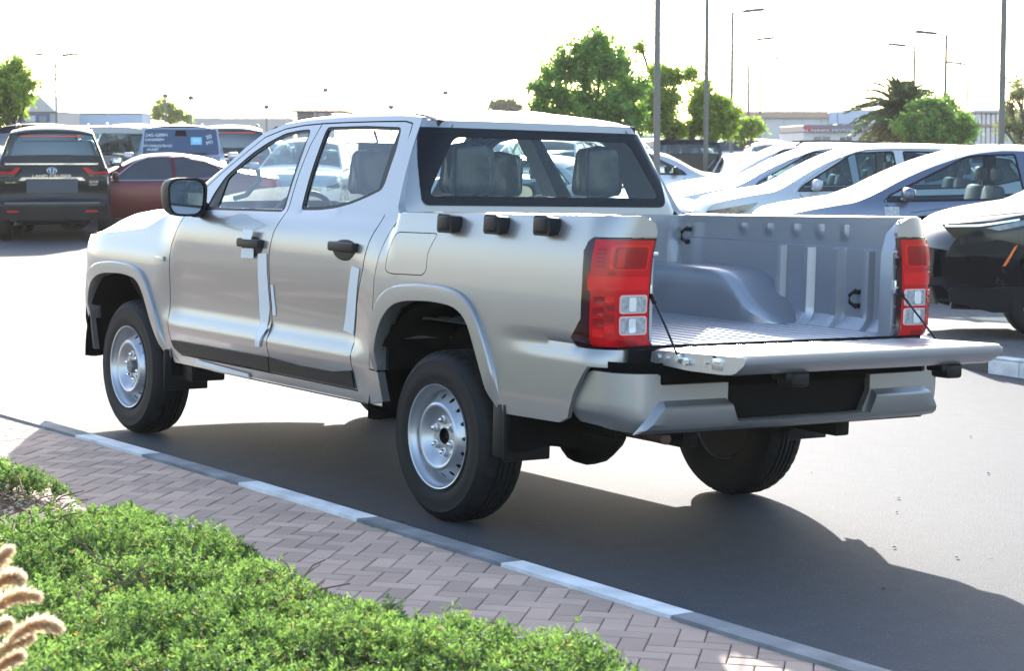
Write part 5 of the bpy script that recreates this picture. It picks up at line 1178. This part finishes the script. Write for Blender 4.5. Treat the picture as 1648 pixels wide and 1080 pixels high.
# ================================================================ trees, poles, buildings
TL=leafmat('tree_leaf',(.10,.155,.055),(.26,.36,.13),(.35,.36,.10),.5); TL2=leafmat('tree_leaf_yellow',(.16,.20,.05),(.38,.42,.12),(.45,.42,.12),.5); TLd=leafmat('tree_leaf_dry',(.17,.15,.10),(.28,.26,.15),(.4,.34,.2),.35)
bark=mat('bark',(.12,.085,.06),rough=.9,noise=.4,nscale=8)
def tree(label,px,dist,blobs,m,trunk_h,n,leaf=.10,name='tree',limbs=7,group=None,base_px=None,cat='tree'):
    """blobs: (px, py, radius in photo px, depth offset) crown lobes measured in the photo and placed at the tree's own distance"""
    bp=gp(base_px or px,dist); E=empty(name,label,cat,group,loc=bp); up=Vector(BN); k=dist/FPX
    def P(x,y,dz=0): return Vector(CAM+(dist+dz)*(CD+CR*(x-PW/2)/FPX+CU*(PH/2-y)/FPX))-bp
    tb=MB(); top=up*trunk_h; tb.tube([Vector((0,0,-.2)),up*trunk_h*.5+Vector((.05,.03,0)),top],[.16,.12,.10],8)
    C=[(P(x,y,dz),r*k) for x,y,r,dz in blobs]
    for c,r in random.sample(C,min(limbs,len(C))):
        mid=top.lerp(c,.5)+up*.15; tb.tube([top-up*.2,mid,c],[.07,.045,.015],6)
        for _ in range(4):
            q=c+Vector(rng.normal(0,.5,3))*r; tb.tube([mid.lerp(c,.5),c.lerp(q,.5)+up*.05,q],[.03,.018,.006],5,cap=False)
    tb.build('trunk',bark,E)
    tot=sum(r*r for _,r in C); Ps=[];Ds=[];Ts=[]
    for c,r in C:
        nn=int(n*r*r/tot); ncl=max(7,nn//30); v=rng.normal(size=(ncl,3)); v/=np.linalg.norm(v,axis=1)[:,None]; rad=r*rng.uniform(.15,1.45,ncl); cc=np.array(c)+v*rad[:,None]*np.array([1,1,.85])
        idx=rng.integers(0,ncl,nn); p=cc[idx]+rng.normal(0,.062,(nn,3)); d=rng.normal(size=(nn,3)); d[:,2]-=.2; d/=np.linalg.norm(d,axis=1)[:,None]
        tcl=rng.uniform(.1,.8,ncl); Ps.append(p);Ds.append(d);Ts.append(np.clip(tcl[idx]+rng.normal(0,.12,nn),.02,.97))
    Pn=np.concatenate(Ps);N_=len(Pn)
    leafmesh('crown',Pn,np.concatenate(Ds),rng.uniform(.7,1.3,N_)*leaf,rng.uniform(.7,1.2,N_)*leaf*.5,np.concatenate(Ts),m,E)
    return E
B=lambda *a:[(x,y,r,random.uniform(-1,1)*r*.012) for x,y,r in a]
tree('large bright green tree rising behind the truck roof, the tallest of the trees',950,44,B((960,60,14),(940,78,20),(975,82,22),(905,95,18),(885,125,20),(930,110,26),(968,115,28),(1000,105,18),(1015,140,22),(875,155,20),(905,160,24),(945,165,28),(985,165,28),(1015,175,22),(862,172,12),(895,188,16),(930,195,24),(970,198,24),(1010,200,20)),TL,1.6,14000,.13)
tree('spreading yellow green tree left of the lamp posts with its forked trunk showing',1100,48,B((1030,75,6),(1060,120,14),(1085,125,12),(1110,118,9),(1050,150,16),(1075,158,16),(1040,175,14),(1070,185,12),(1130,155,14),(1150,165,16),(1165,185,18),(1140,190,18),(1120,175,12),(1168,205,14),(1145,210,12),(1115,205,10),(1135,135,6),(1060,200,14),(1085,205,14),(1048,195,14)),TL2,.9,15000,.125)
tree('low yellow green bush right of the spreading tree',1205,60,B((1195,200,10),(1210,198,8),(1190,215,10),(1222,208,6),(1208,212,8)),TL2,.4,2500,.13,name='bush',cat='bush',limbs=3)
tree('bushy green tree right of the palm',1505,58,B((1500,170,16),(1475,180,18),(1520,178,20),(1460,200,18),(1490,200,24),(1525,200,24),(1550,200,16),(1560,215,12),(1470,218,16),(1505,220,20),(1540,220,16)),TL,.7,9500,.13)
tree('sparse brownish tree cut off by the right edge',1655,52,B((1640,150,20),(1665,140,22),(1625,175,16),(1650,185,22),(1615,205,14),(1640,212,20),(1670,205,22)),TLd,.9,4200,.10)
tree('green tree at the left edge above the parked cars',15,46,B((25,105,14),(10,120,18),(35,125,16),(48,135,10),(15,145,18),(35,155,16),(5,165,16),(25,175,14),(-15,130,24),(-10,165,24),(12,188,10)),TL2,.9,7000,.12)
tree('pale yellowish bush on the horizon left of the truck, by the floodlight post',262,130,B((252,180,10),(268,172,12),(285,182,10),(275,190,9),(300,190,8)),TL2,.5,3000,.25,name='bush',cat='bush',limbs=3)
tree('hazy round tree on the horizon just left of the large green tree',812,150,B((800,172,10),(815,168,11),(828,174,9)),TLd,1.2,2500,.3,limbs=3)
# palm
def palm(label,px,dist,crown_px,r,n=46):
    bp=gp(px,dist); E=empty('palm_tree',label,'palm tree',loc=bp); top=Vector(CAM+dist*(CD+CR*(crown_px[0]-PW/2)/FPX+CU*(PH/2-crown_px[1])/FPX))-bp
    t=MB(); t.tube([Vector((0,0,-.1)),top*.5,top],[.24,.22,.20],10); t.build('trunk',bark,E); P=[];D=[];Ln=[];W_=[];T=[]; st=MB()
    for i in range(n):
        a=random.uniform(0,2*PI); el=random.uniform(-1.1,1.4); L=r*random.uniform(.75,1.05); d=Vector((math.cos(a)*math.cos(el),math.sin(a)*math.cos(el),math.sin(el))); pts=[]
        for k in range(7):
            q=k/6; pts.append(top+d*L*q+Vector((0,0,-.42*L*q*q)))
        st.tube(pts,[.02,.018,.015,.012,.01,.006,.003],5,cap=False)
        for k in range(1,46):
            q=k/46; i0=min(5,int(q*6)); p=pts[i0].lerp(pts[i0+1],q*6-i0); tg=(pts[i0+1]-pts[i0]).normalized(); sd=tg.cross(Vector((0,0,1))).normalized()
            for s in (1,-1):
                dd=(tg*.75+sd*s*.75+Vector((0,0,random.uniform(-.1,.35)))).normalized(); P.append(p);D.append(dd);Ln.append(.30*(1.15-.6*q));W_.append(.042);T.append(random.uniform(.05,.7) if el>-.2 else .93)
    st.build('frond_stems',mat('frond_stem',(.14,.14,.06),rough=.7),E)
    leafmesh('fronds',np.array(P),np.array(D),np.array(Ln),np.array(W_),np.array(T),leafmat('palm_leaf',(.05,.075,.04),(.12,.15,.08),(.22,.16,.09),.25),E)
palm('date palm with drooping grey green fronds beside the bushy tree',1455,60,(1452,178),1.8,150)
# lamp posts
pgal=mat('pole_grey',(.16,.155,.14),rough=.6,metal=.3)
def pole(label,px,dist,ytop,r,head=None,name='street_lamp',cat='street lamp',group='street lamps over the car park',extra=None,col=None):
    bp=gp(px,dist); E=empty(name,label,cat,group,M=BM(px,dist,180)); k=dist/FPX; h=BH+(235-ytop)*k
    t=MB(); t.tube([(0,0,-.3),(0,0,h*.5),(0,0,h)],[r,r*.85,r*.65],10); t.box((0,0,.25),(r*3,r*3,.5),0,.02); t.build('pole',col or pgal,E)
    if head:
        hd=MB()
        for s in ([head] if head in(1,-1) else [1,-1]):
            hd.tube([(0,0,h-.03),(.35*s,0,h+.04)],.03,6); hd.box((.62*s,0,h+.06),(.62,.26,.09),0,.035,seg=3,rot=Matrix.Rotation(-.10*s,4,'Y'))
        hd.build('lamp_head',mat('lamp_head_grey',(.12,.12,.12),rough=.5),E)
    return E
pole('tall thick grey pole rising out of frame behind the large green tree',1056,34,-260,.062,name='lamp_pole',cat='pole',group='tall bare poles')
pole('tall thin pole rising out of frame between the trees and the lamp posts',1135,44,-160,.055,name='lamp_pole',cat='pole',group='tall bare poles')
pole('tall dark pole rising out of frame near the right edge',1608,38,-240,.065,name='lamp_pole',cat='pole',group='tall bare poles')
pole('tallest street lamp with its head to the right, first of three in a row',1176,60,22,.06,1)
pole('middle street lamp of the three with heads to the right',1203,76,66,.06,1)
pole('shortest and farthest street lamp of the three with heads to the right',1222,94,97,.06,1)
pole('street lamp with its head to the left standing over the palm',1468,72,76,.06,-1)
pole('tallest street lamp with its head to the left, right of the palm',1518,62,57,.06,-1)
pole('short far street lamp beside the lattice mast',1554,88,104,.055,-1)
pole('street lamp with two arms near the left edge',93,84,91,.05,2)
def flood(label,px,dist,y): 
    E=pole(label,px,dist,y+4,.06,name='floodlight_post',cat='floodlight',group='floodlight posts along the horizon',col=mat('flood_post',(.22,.21,.19),rough=.7)); k=dist/FPX;h=BH+(235-y-2)*k
    b=MB(); b.box((0,0,h),(k*10,k*7,k*7),0,k*2,taper=(.75,.75)); b.build('floodlight',mat('lamp_head_grey',(.12,.12,.12)),E)
for px,y,lb in ((268,152,'floodlight post by the pale yellowish bush'),(309,155,'floodlight post above the boxy off-roader with the handwriting'),(430,170,'low floodlight post just left of the truck roof'),(525,143,'floodlight post above the truck front door'),(717,147,'floodlight post above the truck rear window corner'),(630,170,'short floodlight post above the rear door of the truck')): flood(lb,px,105,y)
# lattice mast and pylons, thin and far
haze_white=mat('mast_paint',(.30,.27,.26),rough=.8)
def lattice(name,label,cat,px,dist,h,wb,wt,arms=(),r=.05,n=16):
    E=empty(name,label,cat,M=BM(px,dist,180)); b=MB(); zz=[h*(1-(1-i/n)**1.0) for i in range(n+1)]
    W=lambda z:(wb*(1-z/h)+wt*z/h)/2
    for sx in (1,-1):
        for sy in (1,-1): b.tube([(sx*W(z),sy*W(z),z) for z in (0,h*.5,h)],r,4)
    for i in range(n):
        a,c=zz[i],zz[i+1]
        for sy in (1,-1): b.tube([(-W(a),sy*W(a),a),(W(c),sy*W(c),c)],r*.55,4,cap=False); b.tube([(W(a),sy*W(a),a),(-W(c),sy*W(c),c)],r*.55,4,cap=False); b.tube([(-W(c),sy*W(c),c),(W(c),sy*W(c),c)],r*.5,4,cap=False)
    for z,l in arms: b.tube([(-l,0,z),(0,0,z+.9),(l,0,z)],r*.7,4,cap=False); b.tube([(-l,0,z),(l,0,z)],r*.7,4,cap=False)
    b.build('lattice',haze_white,E); return E
lattice('radio_mast','thin lattice radio mast on the horizon near the right edge','mast',1546,190,1.64+190*170/FPX,.5,.3,(),.035,22)
lattice('power_pylon','faint lattice power pylon on the left horizon, the taller and nearer one','pylon',122,330,1.64+228*330/FPX,9,1.6,((22.5,5.5),(18,7),(13,5.5)),.10,12)
lattice('power_pylon','faint lattice power pylon above the champagne off-roader, the shorter one','pylon',222,380,1.64+178*380/FPX,9,1.6,((19,6),(15.5,8),(11.5,6)),.10,12)
lattice('power_pylon','faintest small pylon between the floodlight posts above the truck bonnet','pylon',333,520,1.64+130*520/FPX,9,1.6,((20,6),(17,8),(13,6)),.10,10)
# buildings
bw_m=mat('building_white',(.55,.55,.56),rough=.8,noise=.12,nscale=.6); bbeige=mat('building_beige',(.42,.30,.24),rough=.85); bsl=mat('building_slate',(.16,.15,.18),rough=.7); bred=mat('sign_red',(.45,.05,.06),rough=.6); bglass=mat('building_glass',(.10,.16,.18),rough=.1,coat=.6); bdoor=mat('shopfront_dark',(.10,.09,.09),rough=.5); bblue=mat('panel_blue',(.42,.48,.60),rough=.7); bbl=mat('blue_frame',(.04,.10,.28),rough=.5)
def bld(name,label,cat,x0,x1,dist,boxes,group=None):
    """boxes: (part name, px0, px1, ytop, ybottom, material, proud of the front, depth)"""
    E=empty(name,label,cat,group,M=BM((x0+x1)/2,dist,180)); k=dist/FPX; cx=(x0+x1)/2
    for nm,a,b,yt,yb,m,proud,dp in boxes:
        z0=max(-.3,BH+(235-yb)*k); z1=BH+(235-yt)*k; bm_=MB(); bm_.box((((a+b)/2-cx)*k,dp/2-proud,(z0+z1)/2),((b-a)*k,dp,z1-z0),0,.02 if dp<1 else .05,seg=1); bm_.build(nm,m,E,angle=20)
    return E
bld('warehouse','long pale warehouse with a beige band, behind the showroom on the right','warehouse',1172,1420,150,[('wall',1172,1420,190,300,bw_m,0,30),('beige_band',1172,1330,179,190.5,bbeige,.3,30),('blue_panel',1332,1420,181,200,bblue,.35,30),('parapet',1356,1420,176,181,bw_m,0,20),('panel_joint',1345,1346,181,230,bsl,.4,.2)]+[('panel_joint',1200+i*30,1200.8+i*30,190,230,mat('joint',(.38,.38,.40)),.06,.2) for i in range(5)])
sr=bld('showroom','low white showroom with a dark sign band and red square, before the warehouse','showroom',1290,1450,112,[('wall',1292,1450,210,300,bw_m,0,10),('sign_band',1290,1450,201,213,bsl,.35,10),('sign_red_square',1294,1302,202,212.5,bred,.42,.3),('sign_red_stripe',1305,1335,205,207,bred,.42,.3),('window',1309,1335,220,236,bglass,.06,.3),('shopfront',1351,1370,220.5,240,bdoor,.06,.3),('window',1387,1400,220.5,236,bglass,.06,.3),('window_bar',1321,1322,220,236,bw_m,.10,.3),('window_bar',1360,1361,220,240,bw_m,.10,.3),('roof_unit',1355,1366,198.5,201,bsl,-2,1.5)])
kk_=112/FPX
texts('AL NASER MOTORS     USED CARS',.20,.02,Matrix.Translation(((1362-1370)*kk_+.1,-.46,BH+(235-210)*kk_))@Matrix(((1,0,0,0),(0,0,-1,0),(0,1,0,0),(0,0,0,1))),mat('sign_letter',(.6,.6,.62)),sr,'sign_lettering',sx=1.7)
bld('warehouse','far low warehouse with white wall behind the first one, right of the lamp posts','warehouse',1330,1700,190,[('wall',1420,1700,178,300,bw_m,0,20)])
E=bld('carport','pale steel carport frame with posts behind the bushy tree at the right','carport',1560,1660,80,[('beam',1562,1650,177,182,bw_m,.2,4),('beam',1562,1640,200,204,bbeige,.2,4)]+[('post',x,x+1.6,177,240,mat('dark_post',(.10,.10,.11)),.0,.15) for x in (1577,1584,1592,1600,1566)])
bld('gatehouse','small grey gatehouse with blue window frames behind the tree at the left','gatehouse',28,95,95,[('wall',28,94,180,300,mat('gatehouse_wall',(.40,.38,.37),rough=.8),0,5),('window_frame',30,82,183.5,196,bbl,.08,.3),('window',44,60,186,196,bw_m,.12,.3),('window',66,78,186,196,bglass,.12,.3),('door_panel',34,41,185,196,bbl,.12,.3)])
rfm=MB(); k9=95/FPX; rfm.add([(-33*k9,-.3,BH+55*k9),(33*k9,-.3,BH+55*k9),(33*k9,5,BH+55*k9),(-33*k9,5,BH+55*k9),(5*k9,-.3,BH+82*k9),(5*k9,5,BH+82*k9),(-28*k9,-.3,BH+68*k9),(-28*k9,5,BH+68*k9)],[(0,1,4,6),(3,7,5,2),(1,2,5,4),(4,5,7,6),(6,7,3,0),(0,3,2,1)])
gh_=[o for o in bpy.data.objects if o.name.startswith('gatehouse')][0]; rfm.build('roof',mat('roof_pale',(.5,.45,.42),rough=.8),gh_,smooth=False)
bld('site_wall','long low bluish white wall on the left horizon','wall',112,230,120,[('wall',112,230,183,240,bblue,0,3),('coping',111,231,181.5,183,bw_m,.1,3.2)])
bld('shed','small dark shed between the gatehouse and the long low wall','shed',94,108,118,[('wall',95,107,184,240,bdoor,0,3),('roof',93,109,179,184,mat('roof_pale',(.5,.45,.42)),.3,4)])
bld('canopy','flat petrol-station like canopy on the horizon above the truck roof','canopy',470,560,125,[('roof',470,558,177.5,180.5,mat('canopy_brown',(.30,.25,.21)),.3,6),('wall',478,505,181,240,bdoor,.0,4),('post',506,509,180,240,bw_m,.1,.4),('wall',512,530,182,240,mat('gatehouse_wall',(.4,.38,.37)),0,4)])
bld('far_wall','pale block wall far behind the cars at mid left','wall',300,470,170,[('wall',300,470,190,240,mat('haze_wall',(.48,.42,.38),rough=.9),0,2)])
# small red pennant over the roof and yellow sign by the bushes
pe=empty('red_pennant','small red flag just above the truck roof','flag',M=BM(867,60,180)); b=MB(); kx=60/FPX; b.tube([(0,0,0),(0,0,BH+64*kx)],.02,6); b.build('mast',pgal,pe); b=MB(); z=BH+58*kx; b.prism([(-.02,0),(-.02,.12),(-.12,.0)],lambda x,y:(x,.006,z+y),lambda x,y:(x,-.006,z+y)); b.build('cloth',mat('flag_red',(.7,.04,.06),rough=.7),pe)

# ================================================================ warm haze in the air
hz=MB(); hz.box((0,0,14.0),(3600,3600,40.0)); ho=hz.build('haze',None,None,smooth=False); ho['kind']='stuff'; haze_box=ho
hm_=bpy.data.materials.new('haze'); hm_.use_nodes=True; t=hm_.node_tree; t.nodes.clear(); o_=t.nodes.new('ShaderNodeOutputMaterial'); pv=t.nodes.new('ShaderNodeVolumePrincipled')
pv.inputs['Color'].default_value=(.97,.93,.88,1); pv.inputs['Density'].default_value=.0003; pv.inputs['Anisotropy'].default_value=.3; t.links.new(pv.outputs[0],o_.inputs['Volume'])
ho.data.materials.clear(); ho.data.materials.append(hm_)
